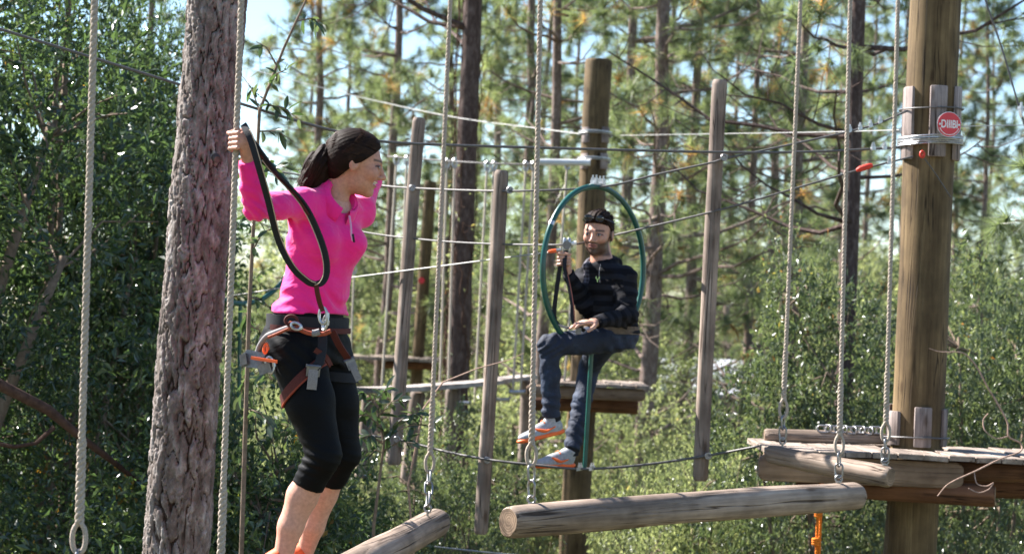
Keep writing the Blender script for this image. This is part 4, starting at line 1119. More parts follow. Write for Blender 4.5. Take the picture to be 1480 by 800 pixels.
# green hoops
def hoop(cx, cy, d, yaw, rz, label, post_to):
    c = P(cx, cy, d); u_ = V3(math.cos(R_(yaw)), math.sin(R_(yaw)), 0); w_ = V3(0.0, 0, 1)
    t = thing('hoop', c, label, 'hoop')
    part('ring', MB().torus(c, u_, w_, rz, rz, 0.0165, 72, 12), M['green'], t, sharp=False)
    bt = c - w_ * rz; pe = P(*post_to, d)
    part('stay', MB().tube([bt, pe], 0.013, 10), M['green'], t)
    tp = c + w_ * rz
    part('hanger', MB().box(tp + V3(0, 0, 0.012), u_ * 0.05, V3(-u_[1], u_[0], 0) * 0.012, (0, 0, 0.008)), M['steel'], t)
    for k in (-1, 1): clamp(t, tp + u_ * 0.034 * k + V3(0, 0, 0.024), u_, s=1.15)
    for s_ in (R_(150),):
        q = c + u_ * rz * math.cos(s_) + w_ * rz * math.sin(s_); tg = -u_ * math.sin(s_) + w_ * math.cos(s_)
        part('joint', MB().tube([q - tg * 0.012, q + tg * 0.012], 0.0185, 12), M['steel'], t)
    return t, c, u_, w_
HOOP = hoop(859.5, 388.5, 11.0, 50, 0.474, 'dark green hoop around the seated man', (845, 676))
hoop(352, 330, 12.7, 50, 0.50, 'dark green hoop half hidden behind the barked trunk', (345, 595))
# ------------------------------------------------------------------ bodies: distance fields meshed into one skin
def smin(a, b, k):
    if k <= 0: return np.minimum(a, b)
    h = np.clip(0.5 + 0.5 * (b - a) / k, 0, 1)
    return b + (a - b) * h - k * h * (1 - h)
class Cap:
    def __init__(s, a, b, ra, rb=None): s.a, s.b, s.ra, s.rb = np.asarray(a, float), np.asarray(b, float), ra, ra if rb is None else rb
    def box(s):
        r = max(s.ra, s.rb); return np.minimum(s.a, s.b) - r, np.maximum(s.a, s.b) + r
    def __call__(s, X, Y, Z):
        d = s.b - s.a; L = float(d @ d) + 1e-12
        t = np.clip(((X - s.a[0]) * d[0] + (Y - s.a[1]) * d[1] + (Z - s.a[2]) * d[2]) / L, 0, 1)
        return np.sqrt((X - s.a[0] - t * d[0]) ** 2 + (Y - s.a[1] - t * d[1]) ** 2 + (Z - s.a[2] - t * d[2]) ** 2) - (s.ra + (s.rb - s.ra) * t)
class Ell:
    def __init__(s, c, r, R=None): s.c, s.r, s.R = np.asarray(c, float), np.asarray(r, float), np.eye(3) if R is None else np.asarray(R, float)
    def box(s):
        e = np.sqrt(((s.R * s.r) ** 2).sum(1)); return s.c - e, s.c + e
    def __call__(s, X, Y, Z):
        dx, dy, dz = X - s.c[0], Y - s.c[1], Z - s.c[2]; q = []; g = []
        for i in range(3):
            l = dx * s.R[0, i] + dy * s.R[1, i] + dz * s.R[2, i]
            q.append(l / s.r[i]); g.append(l / s.r[i] ** 2)
        k0 = np.sqrt(q[0] ** 2 + q[1] ** 2 + q[2] ** 2); k1 = np.sqrt(g[0] ** 2 + g[1] ** 2 + g[2] ** 2) + 1e-9
        return np.where(k0 < 0.05, -min(s.r), k0 * (k0 - 1) / k1)
class Loft:
    """stack of ellipses along z: rows of (x, y, z, half across, half deep, yaw of the front in radians)"""
    def __init__(s, rows): s.rows = np.array(sorted(rows, key=lambda q: q[2]), float)
    def box(s):
        m = s.rows[:, 3:5].max(); return s.rows[:, :3].min(0) - m, s.rows[:, :3].max(0) + m
    def __call__(s, X, Y, Z):
        r = s.rows; Zc = np.clip(Z, r[0, 2], r[-1, 2])
        f = [np.interp(Zc, r[:, 2], r[:, i]) for i in (0, 1, 3, 4, 5)]
        dx, dy = X - f[0], Y - f[1]; c, sn = np.cos(f[4]), np.sin(f[4])
        u = dx * c + dy * sn; v = -dx * sn + dy * c          # u front-back, v across
        k0 = np.sqrt((u / f[3]) ** 2 + (v / f[2]) ** 2); k1 = np.sqrt((u / f[3] ** 2) ** 2 + (v / f[2] ** 2) ** 2) + 1e-9
        d = np.where(k0 < 0.05, -np.minimum(f[2], f[3]), k0 * (k0 - 1) / k1)
        dz = np.maximum(np.maximum(r[0, 2] - Z, Z - r[-1, 2]), 0)
        return np.where(dz > 0, np.sqrt(np.maximum(d, 0) ** 2 + dz ** 2), d)
def field(prims, h, pad=0.02, clip=None, warp=None):
    """prims: (shape, blend) adds, (shape, blend, 'sub') carves"""
    los, his = zip(*[p[0].box() for p in prims if len(p) < 3])
    lo = np.min(los, 0) - pad - 2 * h; hi = np.max(his, 0) + pad + 2 * h
    n = np.ceil((hi - lo) / h).astype(int) + 1
    ax = [lo[i] + np.arange(n[i]) * h for i in range(3)]
    f = np.full(n, 0.5, np.float32)
    for p in prims:
        b0, b1 = p[0].box(); m = 0.03 + p[1] * 1.2
        i0 = np.maximum(np.floor((b0 - m - lo) / h).astype(int), 0); i1 = np.minimum(np.ceil((b1 + m - lo) / h).astype(int) + 1, n)
        if (i1 <= i0).any(): continue
        sl = tuple(slice(i0[q], i1[q]) for q in range(3))
        X, Y, Z = np.meshgrid(ax[0][sl[0]], ax[1][sl[1]], ax[2][sl[2]], indexing='ij', sparse=True)
        d = p[0](X, Y, Z)
        f[sl] = smin(f[sl], d, p[1]) if len(p) < 3 else -smin(-f[sl], d, p[1])
    if clip is not None or warp is not None:
        X, Y, Z = np.meshgrid(*ax, indexing='ij', sparse=True)
        if warp is not None: f = f + warp(X, Y, Z).astype(np.float32)
        if clip is not None: f = np.maximum(f, clip(X, Y, Z)).astype(np.float32)
    return f, lo, h
def nets(f, lo, h):
    """surface nets"""
    s = f < 0
    c = [s[i:s.shape[0] - 1 + i, j:s.shape[1] - 1 + j, k:s.shape[2] - 1 + k] for i in (0, 1) for j in (0, 1) for k in (0, 1)]
    cnt = sum(q.astype(np.int8) for q in c); act = (cnt > 0) & (cnt < 8)
    I = np.argwhere(act); vid = np.full(act.shape, -1, np.int64); vid[act] = np.arange(len(I))
    offs = [(i, j, k) for i in (0, 1) for j in (0, 1) for k in (0, 1)]
    vals = np.stack([f[I[:, 0] + o[0], I[:, 1] + o[1], I[:, 2] + o[2]] for o in offs], 1)
    acc = np.zeros((len(I), 3)); num = np.zeros(len(I))
    for a in range(8):
        for b in range(a + 1, 8):
            d = np.abs(np.subtract(offs[a], offs[b]))
            if d.sum() != 1: continue
            va, vb = vals[:, a], vals[:, b]; cr = (va < 0) != (vb < 0)
            t = np.where(cr, va / np.where(va == vb, 1, va - vb), 0)
            p = np.array(offs[a]) + t[:, None] * (np.array(offs[b]) - np.array(offs[a]))
            acc += np.where(cr[:, None], p, 0); num += cr
    V = lo + (I + acc / num[:, None]) * h
    F = []
    for axq in range(3):
        a1, a2 = (axq + 1) % 3, (axq + 2) % 3
        sl0 = [slice(None)] * 3; sl1 = [slice(None)] * 3; sl0[axq] = slice(0, -1); sl1[axq] = slice(1, None)
        e0, e1 = s[tuple(sl0)], s[tuple(sl1)]
        E = np.argwhere(e0 != e1); E = E[(E[:, a1] > 0) & (E[:, a2] > 0)]
        E = E[(E[:, a1] < f.shape[a1] - 1) & (E[:, a2] < f.shape[a2] - 1)]
        if not len(E): continue
        def cell(o1, o2):
            q = E.copy(); q[:, a1] += o1; q[:, a2] += o2; return vid[q[:, 0], q[:, 1], q[:, 2]]
        quad = np.stack([cell(-1, -1), cell(0, -1), cell(0, 0), cell(-1, 0)], 1)
        ins = e0[E[:, 0], E[:, 1], E[:, 2]]
        quad = np.where(ins[:, None], quad, quad[:, ::-1]); F.append(quad)
    return V, np.concatenate(F)
def relax(V, F, it=2, lam=0.5):
    e = np.concatenate([F[:, [0, 1]], F[:, [1, 2]], F[:, [2, 3]], F[:, [3, 0]]])
    for _ in range(it):
        acc = np.zeros_like(V); n = np.zeros(len(V))
        np.add.at(acc, e[:, 0], V[e[:, 1]]); np.add.at(n, e[:, 0], 1); np.add.at(acc, e[:, 1], V[e[:, 0]]); np.add.at(n, e[:, 1], 1)
        V = V + lam * (acc / n[:, None] - V)
    return V
def sculpt(prims, h, it=1, **kw):
    f, lo, h = field(prims, h, **kw); V, F = nets(f, lo, h)
    return relax(V, F, it), F
def join(parts):
    Vs, Fs, n = [], [], 0
    for V, F in parts: Vs.append(V); Fs.append(F + n); n += len(V)
    return np.concatenate(Vs), np.concatenate(Fs)
def set_col(me, col, name='col'):
    a = me.color_attributes.new(name, 'FLOAT_COLOR', 'POINT')
    a.data.foreach_set('color', np.column_stack([col, np.ones(len(col))]).astype(np.float32).ravel())
def skin_mat(name, rough=0.5):
    m, nt, b = mat_new(name)
    at = nt.nodes.new('ShaderNodeVertexColor'); at.layer_name = 'col'
    n = noise(nt, coords(nt), 70, 5); r = ramp(nt, n, [(0.3, (0.80, 0.74, 0.72)), (0.7, (1.10, 1.07, 1.05))])
    nt.links.new(mixc(nt, 1, at.outputs[0], r.outputs[0], 'MULTIPLY'), b.inputs['Base Color'])
    b.inputs['Roughness'].default_value = rough; b.inputs['Specular IOR Level'].default_value = 0.35
    b.inputs['Subsurface Weight'].default_value = 0.12; b.inputs['Subsurface Radius'].default_value = (0.012, 0.005, 0.003)
    b.inputs['Subsurface Scale'].default_value = 0.6
    bump(nt, b, noise(nt, coords(nt), 260, 3), 0.12, 0.002)
    return m
def cloth_mat(name, col, rough=0.75, sheen=0.2, var=0.15, weave=420, fold=0.5, fscale=(9, 9, 16)):
    m, nt, b = mat_new(name)
    n = noise(nt, coords(nt), 9, 4)
    r = ramp(nt, n, [(0.3, tuple(q * (1 - var) for q in col)), (0.7, col)])
    nt.links.new(r.outputs[0], b.inputs['Base Color'])
    b.inputs['Roughness'].default_value = rough; b.inputs['Specular IOR Level'].default_value = 0.25; b.inputs['Sheen Weight'].default_value = sheen
    f = noise(nt, coords(nt, fscale), 1.0, 3, 0.5, 0.4)
    bump(nt, b, f, fold, 0.03)
    return m
M['skin'] = skin_mat('skin')
def rot_frame(fwd, up=V3(0, 0, 1)):
    """columns: forward, left, up"""
    f = nrm(fwd); l = nrm(np.cross(up, f)); return np.stack([f, l, np.cross(f, l)], 1)

def head_prims(o, Rm, s, male):
    """a head in place coordinates: o centre, Rm columns forward/left/up, s scale"""
    def T(x, y, z): return o + Rm @ (V3(x, y, z) * s)
    def E(c, r): return Ell(T(*c), V3(*r) * s, Rm)
    def K(a, b, ra, rb=None): return Cap(T(*a), T(*b), ra * s, (ra if rb is None else rb) * s)
    jw = 1.08 if male else 1.0
    smile = [] if male else [(Cap(T(0.080, g * 0.020, -0.058), T(0.062, g * 0.036, -0.046), 0.0042 * s, 0.0026 * s), 0.004 * s, 'sub') for g in (-1, 1)] + \
        [(E((0.060, g * 0.040, -0.034), (0.022, 0.017, 0.017)), 0.012 * s) for g in (-1, 1)]
    pr = [(E((-0.014, 0, 0.028), (0.094, 0.074, 0.082)), 0),
          (E((0.026, 0, -0.022), (0.066, 0.060, 0.080)), 0.025 * s),
          (E((0.030, 0, -0.072), (0.046 * jw, 0.047 * jw, 0.034)), 0.025 * s),
          (E((0.068, 0, -0.094), (0.019 * jw, 0.021 * jw, 0.017 * jw)), 0.018 * s),
          (K((0.056, 0.034, 0.022), (0.081, 0.012, 0.019), 0.011), 0.014 * s), (K((0.056, -0.034, 0.022), (0.081, -0.012, 0.019), 0.011), 0.014 * s),
          (E((0.058, 0.040, -0.022), (0.024, 0.020, 0.022)), 0.018 * s), (E((0.058, -0.040, -0.022), (0.024, 0.020, 0.022)), 0.018 * s),
          (Ell(T(0.096, 0.031, 0.001), V3(0.016, 0.017, 0.0095) * s, Rm), 0.010 * s, 'sub'), (Ell(T(0.096, -0.031, 0.001), V3(0.016, 0.017, 0.0095) * s, Rm), 0.010 * s, 'sub'),
          (K((0.085, 0, 0.012), (0.107, 0, -0.026), 0.0072, 0.0098), 0.008 * s), (E((0.108, 0, -0.030), (0.0115, 0.0105, 0.0090)), 0.006 * s),
          (E((0.094, 0.0125, -0.034), (0.011, 0.008, 0.0075)), 0.006 * s), (E((0.094, -0.0125, -0.034), (0.011, 0.008, 0.0075)), 0.006 * s),
          (E((0.0775, 0.031, 0.001), (0.0125, 0.0135, 0.0125)), 0.002 * s), (E((0.0775, -0.031, 0.001), (0.0125, 0.0135, 0.0125)), 0.002 * s),
          (E((0.083, 0, -0.052), (0.012, 0.023, 0.0065)), 0.006 * s), (E((0.081, 0, -0.065), (0.0125, 0.020, 0.0075)), 0.006 * s),
          (Ell(T(0.098, 0, -0.0582), V3(0.014, 0.024, 0.0014 if male else 0.0034) * s, Rm), 0.003 * s, 'sub'),
          (E((-0.006, 0.076, -0.006), (0.019, 0.008, 0.031)), 0.008 * s), (E((-0.006, -0.076, -0.006), (0.019, 0.008, 0.031)), 0.008 * s),
          (Ell(T(-0.001, 0.085, -0.002), V3(0.010, 0.006, 0.018) * s, Rm), 0.004 * s, 'sub'), (Ell(T(-0.001, -0.085, -0.002), V3(0.010, 0.006, 0.018) * s, Rm), 0.004 * s, 'sub')]
    return pr + smile[2:] + smile[:2], T
def head_local(V, o, Rm, s): return ((V - o) @ Rm) / s
def head_colours(L, skin, lip, hair, male):
    x, y, z = L[:, 0], L[:, 1], L[:, 2]; c = np.tile(np.array(skin), (len(L), 1))
    def mix(mask, col):
        m = np.clip(mask, 0, 1)[:, None]; c[:] = c * (1 - m) + np.array(col) * m
    def soft(d, w): return np.clip(0.5 - d / w, 0, 1)
    cheek = np.exp(-(((x - 0.065) / 0.03) ** 2 + ((np.abs(y) - 0.042) / 0.022) ** 2 + ((z + 0.03) / 0.02) ** 2))
    mix(cheek * 0.35, (skin[0] * 1.02, skin[1] * 0.72, skin[2] * 0.70))
    lipd = np.maximum(np.abs(z + 0.0585) - (0.0125 - 8.0 * np.clip(np.abs(y), 0, 1) ** 2 * 1.5), np.abs(y) - 0.024)
    if not male:
        zc = z + 0.0585 - 7.0 * y ** 2; lipd = np.maximum(np.abs(zc) - (0.0125 - 6.0 * y ** 2), np.abs(y) - 0.034)
    mix(soft(lipd, 0.004) * (x > 0.055), lip)
    if not male:
        mix(soft(np.maximum(np.abs(zc) - 0.0042, np.abs(y) - 0.030), 0.002) * (x > 0.055), (0.72, 0.68, 0.63))
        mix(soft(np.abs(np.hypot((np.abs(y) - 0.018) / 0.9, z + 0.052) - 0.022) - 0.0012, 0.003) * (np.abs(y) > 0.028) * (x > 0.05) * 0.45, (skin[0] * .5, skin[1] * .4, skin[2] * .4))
    brow = np.maximum(np.abs(z - (0.0235 - 4 * (np.abs(y) - 0.032) ** 2)) - (0.0052 if male else 0.0036), np.abs(np.abs(y) - 0.033) - 0.020)
    mix(soft(brow, 0.004) * (x > 0.04) * 0.9, hair)
    eye = np.hypot((np.abs(y) - 0.031) / 1.25, (z - 0.001) / 0.62) - 0.0085
    e_on = (x > 0.072)
    lid = np.hypot((np.abs(y) - 0.031) / 1.25, (z - 0.002) / 0.72) - 0.0105
    socket_shade = np.hypot((np.abs(y) - 0.031) / 1.6, (z - 0.004) / 0.95) - 0.0125
    mix(soft(socket_shade, 0.008) * (x > 0.05) * 0.42, (skin[0] * .45, skin[1] * .34, skin[2] * .34))  # shade of the eye sockets painted into the skin colour
    lash = np.maximum(np.abs(z - 0.0068 + 3.0 * (np.abs(y) - 0.031) ** 2 * 6) - 0.0020, np.abs(np.abs(y) - 0.034) - 0.0165)
    mix(soft(lid, 0.003) * e_on * 0.85, (0.03, 0.018, 0.015)); mix(soft(lash, 0.002) * (x > 0.05), (0.012, 0.008, 0.007))
    mix(soft(eye, 0.002) * e_on, (0.45, 0.41, 0.39))
    iris = np.hypot(np.abs(y) - 0.031, z - 0.001) - 0.0055
    mix(soft(iris, 0.002) * e_on, (0.03, 0.018, 0.012))
    if male:
        jaw = soft(z + 0.030 + 0.30 * np.clip(x - 0.045, 0, 1), 0.02) * soft(-(x - (-0.004)), 0.012)
        side = soft(-(x - 0.0), 0.008) * soft(x - 0.022, 0.012) * soft(z - 0.03, 0.01) * (np.abs(y) > 0.05)
        must = soft(np.maximum(np.abs(z + 0.0445) - 0.006, np.abs(y) - 0.028), 0.006) * (x > 0.065)
        mask = np.clip(np.maximum(np.maximum(jaw, side), must), 0, 1) * (1 - soft(lipd - 0.001, 0.004) * (x > 0.07)) * soft(-(z + 0.112), 0.012)
        mix(mask * 0.86, (hair[0] * 1.3, hair[1] * 1.25, hair[2] * 1.2))
    return c
def finger_chain(base, dirs, lens, r):
    """bent finger: capsules through the given bone directions"""
    out = []; p = np.asarray(base, float); rr = r
    for d, l in zip(dirs, lens):
        q = p + nrm(d) * l; out.append((Cap(p, q, rr, rr * 0.9), 0.004)); p = q; rr *= 0.9
    return out
def hand_prims(wrist, fwd, palm_n, s, curls, thumb_curl=0.5, right=True, spread=0.10):
    """hand from the wrist along fwd; palm_n points out of the palm; curls per finger in radians per joint"""
    f = nrm(fwd); n = nrm(palm_n - f * np.dot(palm_n, f)); sd = np.cross(f, n)          # towards the thumb for one hand
    if not right: sd = -sd
    w = np.asarray(wrist, float); pr = []
    Rm = np.stack([f, sd, n], 1)
    pr.append((Cap(w - f * 0.02 * s, w + f * 0.02 * s, 0.024 * s, 0.024 * s), 0))
    pr.append((Ell(w + f * 0.050 * s, V3(0.050, 0.040, 0.0165) * s, Rm), 0.012 * s))
    pr.append((Ell(w + f * 0.070 * s, V3(0.030, 0.042, 0.0145) * s, Rm), 0.010 * s))
    L = (0.078, 0.086, 0.080, 0.062)
    for k in range(4):
        off = (0.030 - 0.0195 * k) * s
        p = w + f * (0.088 - 0.004 * abs(k - 1.2)) * s + sd * off
        a0 = curls[k]; l = L[k] * s; d0 = f + sd * (1.5 - k) * spread * 0.5; ang = 0; dirs = []; lens = []
        for j, (fr, cf) in enumerate(((0.46, 0.75), (0.30, 1.1), (0.24, 0.8))):
            ang += a0 * cf; dirs.append(math.cos(ang) * nrm(d0) + math.sin(ang) * n); lens.append(l * fr)
        pr += finger_chain(p, dirs, lens, (0.0092 if k < 3 else 0.0080) * s)
    p = w + f * 0.022 * s + sd * 0.026 * s + n * 0.006 * s
    d1 = nrm(f * 0.65 + sd * 0.75 + n * 0.35); d2 = nrm(f * 0.85 + sd * (0.55 - thumb_curl) + n * (0.25 + 0.5 * thumb_curl)); d3 = nrm(f * 0.75 + sd * (0.35 - 1.2 * thumb_curl) + n * (0.3 + 0.6 * thumb_curl))
    pr += [(Cap(p, p + d1 * 0.042 * s, 0.0145 * s, 0.0115 * s), 0.012 * s)]
    pr += finger_chain(p + d1 * 0.042 * s, (d2, d3), (0.032 * s, 0.026 * s), 0.0105 * s)
    return pr
def shoe_parts(ankle, heel, toe, up, s=1.0):
    """upper and sole of a trainer from heel point and toe point on the sole"""
    f = nrm(toe - heel); u = nrm(up - f * np.dot(up, f)); l = np.cross(u, f); L = np.linalg.norm(toe - heel); Rm = np.stack([f, l, u], 1)
    def T(a, b, c): return heel + f * a * L + l * b + u * c
    upper = [(Ell(T(0.16, 0, 0.045), (0.052, 0.036, 0.046), Rm), 0), (Ell(T(0.42, 0, 0.042), (0.085, 0.040, 0.040), Rm), 0.03), (Ell(T(0.74, 0, 0.030), (0.075, 0.045, 0.028), Rm), 0.03),
             (Cap(T(0.18, 0, 0.06), ankle, 0.040, 0.040), 0.03), (Cap(T(0.22, 0, 0.082), T(0.60, 0, 0.055), 0.024, 0.018), 0.02)]
    def flat(X, Y, Z): return -((X - heel[0]) * u[0] + (Y - heel[1]) * u[1] + (Z - heel[2]) * u[2] - 0.016)
    sole = [(Ell(T(0.20, 0, 0.014), (0.075, 0.040, 0.022), Rm), 0), (Ell(T(0.50, 0, 0.012), (0.105, 0.041, 0.018), Rm), 0.02), (Ell(T(0.76, 0, 0.013), (0.082, 0.050, 0.019), Rm), 0.02)]
    top = lambda X, Y, Z: ((X - ankle[0]) * nrm(ankle - T(.2, 0, .03))[0] + (Y - ankle[1]) * nrm(ankle - T(.2, 0, .03))[1] + (Z - ankle[2]) * nrm(ankle - T(.2, 0, .03))[2])
    cl = lambda X, Y, Z: np.maximum(flat(X, Y, Z), top(X, Y, Z))
    return sculpt(upper, 0.005, 1, clip=cl), sculpt(sole, 0.005, 1, clip=lambda X, Y, Z: -((X - heel[0]) * u[0] + (Y - heel[1]) * u[1] + (Z - heel[2]) * u[2])), T, (f, l, u)
def skin_part(name, VF, mat, parent, col=None, flat=False):
    V, F = VF; org = np.array(parent.location); q = parent.parent
    while q is not None: org = org + np.array(q.location); q = q.parent
    me = mesh_from(name, V - org, F, True, mat)
    if col is not None: set_col(me, col)
    return link(name, me, parent)
# ------------------------------------------------------------------ person in pink
WD = 7.25
Wo = P(428, 828, WD)
W = thing('person', Wo, 'dark haired person in a hot pink pullover and black leggings gripping a rope', 'person')
pinkm = cloth_mat('hot pink knit', (0.92, 0.014, 0.235), 0.7, 0.25, 0.12, fold=0.55)
legm = cloth_mat('black leggings', (0.0022, 0.0022, 0.0034), 0.65, 0.0, 0.2, fold=0.25)
legm.node_tree.nodes['Principled BSDF'].inputs['Specular IOR Level'].default_value = 0.12
hairm, nt, b = mat_new('dark brown hair')
hv = coords(nt, (20, 150, 60)); hn = noise(nt, hv, 1.0, 6, 0.7)
hr = ramp(nt, hn, [(0.3, (0.007, 0.0035, 0.002)), (0.6, (0.018, 0.0085, 0.005)), (0.8, (0.05, 0.023, 0.012))]); nt.links.new(hr.outputs[0], b.inputs['Base Color'])
b.inputs['Roughness'].default_value = 0.6; b.inputs['Specular IOR Level'].default_value = 0.08; bump(nt, b, hn, 0.5, 0.006)
M['hair'] = hairm
def face_yaw(a): return math.atan2(-math.sin(R_(a)), math.cos(R_(a)))     # a = degrees turned from picture-right towards the camera
def row(px, py, a_, b_, al, d=WD):
    q = P(px, py, d); return (q[0], q[1], q[2], a_, b_, face_yaw(al))
# joints
shR, elR, wrR = P(434, 294, 7.13), P(370, 301, 6.90), P(357, 232, 6.82)
shL, elL, wrL = P(520, 306, 7.38), P(533, 263, 7.58), P(515, 214, 7.72)
hipR, knR, hmR, anR = P(428, 505, 7.16), P(468, 657, 7.10), P(444, 702, 7.14), P(409, 803, 7.16)
hipL, knL, hmL, anL = P(472, 505, 7.34), P(497, 655, 7.34), P(481, 698, 7.40), P(441, 797, 7.47)
neck = P(484, 292, 7.25)
HO = P(514, 235, 7.25); hs = 1.06
hf = nrm(V3(math.cos(R_(7)), math.sin(R_(7)), -0.20)); HR = rot_frame(hf, nrm(V3(0.12, 0.0, 1)))
hp, HT = head_prims(HO, HR, hs, False)
nk = [(Cap(HT(-0.022, 0, -0.03), neck + V3(-0.005, 0, 0.02), 0.050, 0.050), 0.02), (Cap(neck, neck + V3(-.02, 0, -.05), 0.052, 0.07), 0.02)]
headVF = sculpt(hp + nk, 0.0034, 1)
# skin colours
skinW = (0.50, 0.245, 0.165)
hL = head_local(headVF[0], HO, HR, hs); colH = head_colours(hL, skinW, (0.42, 0.11, 0.11), (0.03, 0.018, 0.014), False)
torso = Loft([row(478, 286, 0.075, 0.062, 48), row(476, 300, 0.135, 0.080, 48), row(470, 322, 0.150, 0.096, 48), row(467, 345, 0.155, 0.104, 48), row(466, 370, 0.150, 0.104, 46), row(460, 400, 0.140, 0.104, 44),
              row(454, 425, 0.143, 0.110, 42), row(447, 452, 0.158, 0.122, 40)])
pelvis = Loft([row(452, 432, 0.132, 0.100, 40), row(446, 455, 0.150, 0.115, 38), row(443, 480, 0.162, 0.128, 36), row(443, 505, 0.158, 0.132, 36), row(447, 525, 0.13, 0.115, 36)])
def shrink_loft(L, m):
    r = L.rows.copy(); r[:, 3:5] -= m; return Loft([tuple(q) for q in r])
calf = [(Cap(knR, P(437, 716, 7.16), 0.050, 0.058), 0.02), (Cap(P(437, 716, 7.16), P(420, 760, 7.16), 0.058, 0.047), 0.02), (Cap(P(420, 760, 7.16), anR, 0.047, 0.036), 0.02),
        (Cap(knL, P(467, 714, 7.42), 0.047, 0.054), 0.02), (Cap(P(467, 714, 7.42), P(453, 760, 7.44), 0.054, 0.042), 0.02), (Cap(P(453, 760, 7.44), anL, 0.042, 0.034), 0.02)]
bodyc = [(shrink_loft(torso, 0.016), 0), (shrink_loft(pelvis, 0.014), 0.03), (Cap(hipR, knR, 0.08, 0.052), 0.03), (Cap(hipL, knL, 0.08, 0.050), 0.03)] + calf + [
    (Cap(shR, elR, 0.036, 0.030), 0.03), (Cap(elR, wrR, 0.030, 0.022), 0.02), (Cap(shL, elL, 0.036, 0.030), 0.03), (Cap(elL, wrL, 0.030, 0.022), 0.02), (Cap(neck, neck + V3(0, 0, -0.08), 0.05, 0.07), 0.03)]
bodyVF = sculpt(bodyc, 0.008, 2)
# gripping right hand round the rope; left hand raised behind the head
ropeB0, ropeB1 = P(318, 838, 6.79), P(349, 0, 6.79)
def rope_at(z): return ropeB0 + (ropeB1 - ropeB0) * ((z - ropeB0[2]) / (ropeB1[2] - ropeB0[2]))
gz = P(350, 204, 6.79)[2]; gp = rope_at(gz)
def grip_hand(c, axis, wrist_dir, palm, r_obj, s):
    """fist closed on a bar: c on the bar, axis along it towards the thumb side, palm = from the bar towards the palm centre"""
    ax = nrm(axis); pm = nrm(palm - ax * np.dot(palm, ax)); tg = np.cross(ax, pm); pr = []
    rr = r_obj + 0.0088 * s
    back = c + pm * (rr + 0.012 * s)
    Rm = np.stack([pm, tg, ax], 1)
    pr.append((Ell(back + tg * 0.004 * s, V3(0.015, 0.040, 0.040) * s, Rm), 0))
    pr.append((Cap(back + tg * 0.012 * s, c + wrist_dir, 0.030 * s, 0.023 * s), 0.016 * s))
    for k in range(4):
        z = (0.029 - 0.0195 * k) * s; p0 = back + ax * z - tg * 0.036 * s; ang = [R_(-72), R_(-125), R_(-190), R_(-245)]
        pts = [p0] + [c + ax * (z - 0.002 * j) + (pm * math.cos(a_) + tg * math.sin(a_)) * rr * (1.1 if j == 0 else 1.0) for j, a_ in enumerate(ang)]
        pts = pts[:5] if k in (1, 2) else pts[:5]
        for j in range(len(pts) - 1): pr.append((Cap(pts[j], pts[j + 1], 0.0094 * s * (0.97 ** j), 0.0092 * s * (0.97 ** j)), 0.004))
    th = [back + tg * 0.030 * s + ax * 0.022 * s, c + tg * (rr + 0.008 * s) + ax * 0.040 * s, c + tg * 0.010 * s - pm * (rr * 0.9) + ax * 0.036 * s, c - tg * 0.016 * s - pm * rr * 1.15 + ax * 0.030 * s]
    for j, (r0, r1) in enumerate(((0.014, 0.0115), (0.0115, 0.0105), (0.0100, 0.009))): pr.append((Cap(th[j], th[j + 1], r0 * s, r1 * s), 0.006))
    return pr
hR = grip_hand(gp, nrm(ropeB1 - ropeB0), wrR + nrm(elR - wrR) * 0.02 - gp, nrm(V3(1.0, -0.55, 0)), 0.0135, 0.90)
hLp = hand_prims(wrL, wrL - elL, V3(0, 1, 0), 0.88, (0.5, 0.55, 0.6, 0.6), 0.4, False)
hand1, hand2 = sculpt(hR, 0.0030, 1), sculpt(hLp, 0.004, 1)
allV, allF = join([bodyVF, headVF, hand1, hand2])
col = np.concatenate([np.tile((0.56, 0.30, 0.22), (len(bodyVF[0]), 1)), colH, np.tile((0.52, 0.27, 0.20), (len(hand1[0]) + len(hand2[0]), 1))])
skin_part('body', (allV, allF), M['skin'], W, col)
# nails of the gripping hand are left to the skin; pullover
def near_pt(X, Y, Z, p, w): return np.exp(-((X - p[0]) ** 2 + (Y - p[1]) ** 2 + (Z - p[2]) ** 2) / (w * w))
def fold_w(X, Y, Z):
    zz = Z - Wo[2]
    low = np.exp(-((zz - 1.0) / 0.10) ** 2); ph = 6 * np.sin(11 * X + 9 * Y)
    w = 0.0058 * low * np.sin(70 * Z + 14 * X + ph) + 0.003 * low * np.sin(135 * Z - 30 * X + 2 * ph) + 0.0022 * np.sin(52 * Z + 38 * X - 25 * Y)
    el = near_pt(X, Y, Z, elR, 0.085); w = w + 0.0055 * el * np.sin(190 * (Z * 0.5 + X * 0.86) + 3 * np.sin(40 * Z))
    ap = near_pt(X, Y, Z, P(418, 322, 7.12), 0.10); w = w + 0.0055 * ap * np.sin(120 * (X * 0.8 + Z * 0.6) + 2 * np.sin(30 * X))
    fo = near_pt(X, Y, Z, (elR + wrR) / 2, 0.08); w = w + 0.003 * fo * np.sin(150 * Z + 60 * X)
    return w
ff = V3(math.cos(R_(48)), -math.sin(R_(48)), 0); rgt = V3(-math.sin(R_(48)), -math.cos(R_(48)), 0)
c_ax = P(490, 291, 7.225); v_ax = nrm(V3(0.60, -0.34, 0.78))
dArm = nrm(wrR - elR); dArmL = nrm(wrL - elL)
hemz = P(447, 456, WD)[2]
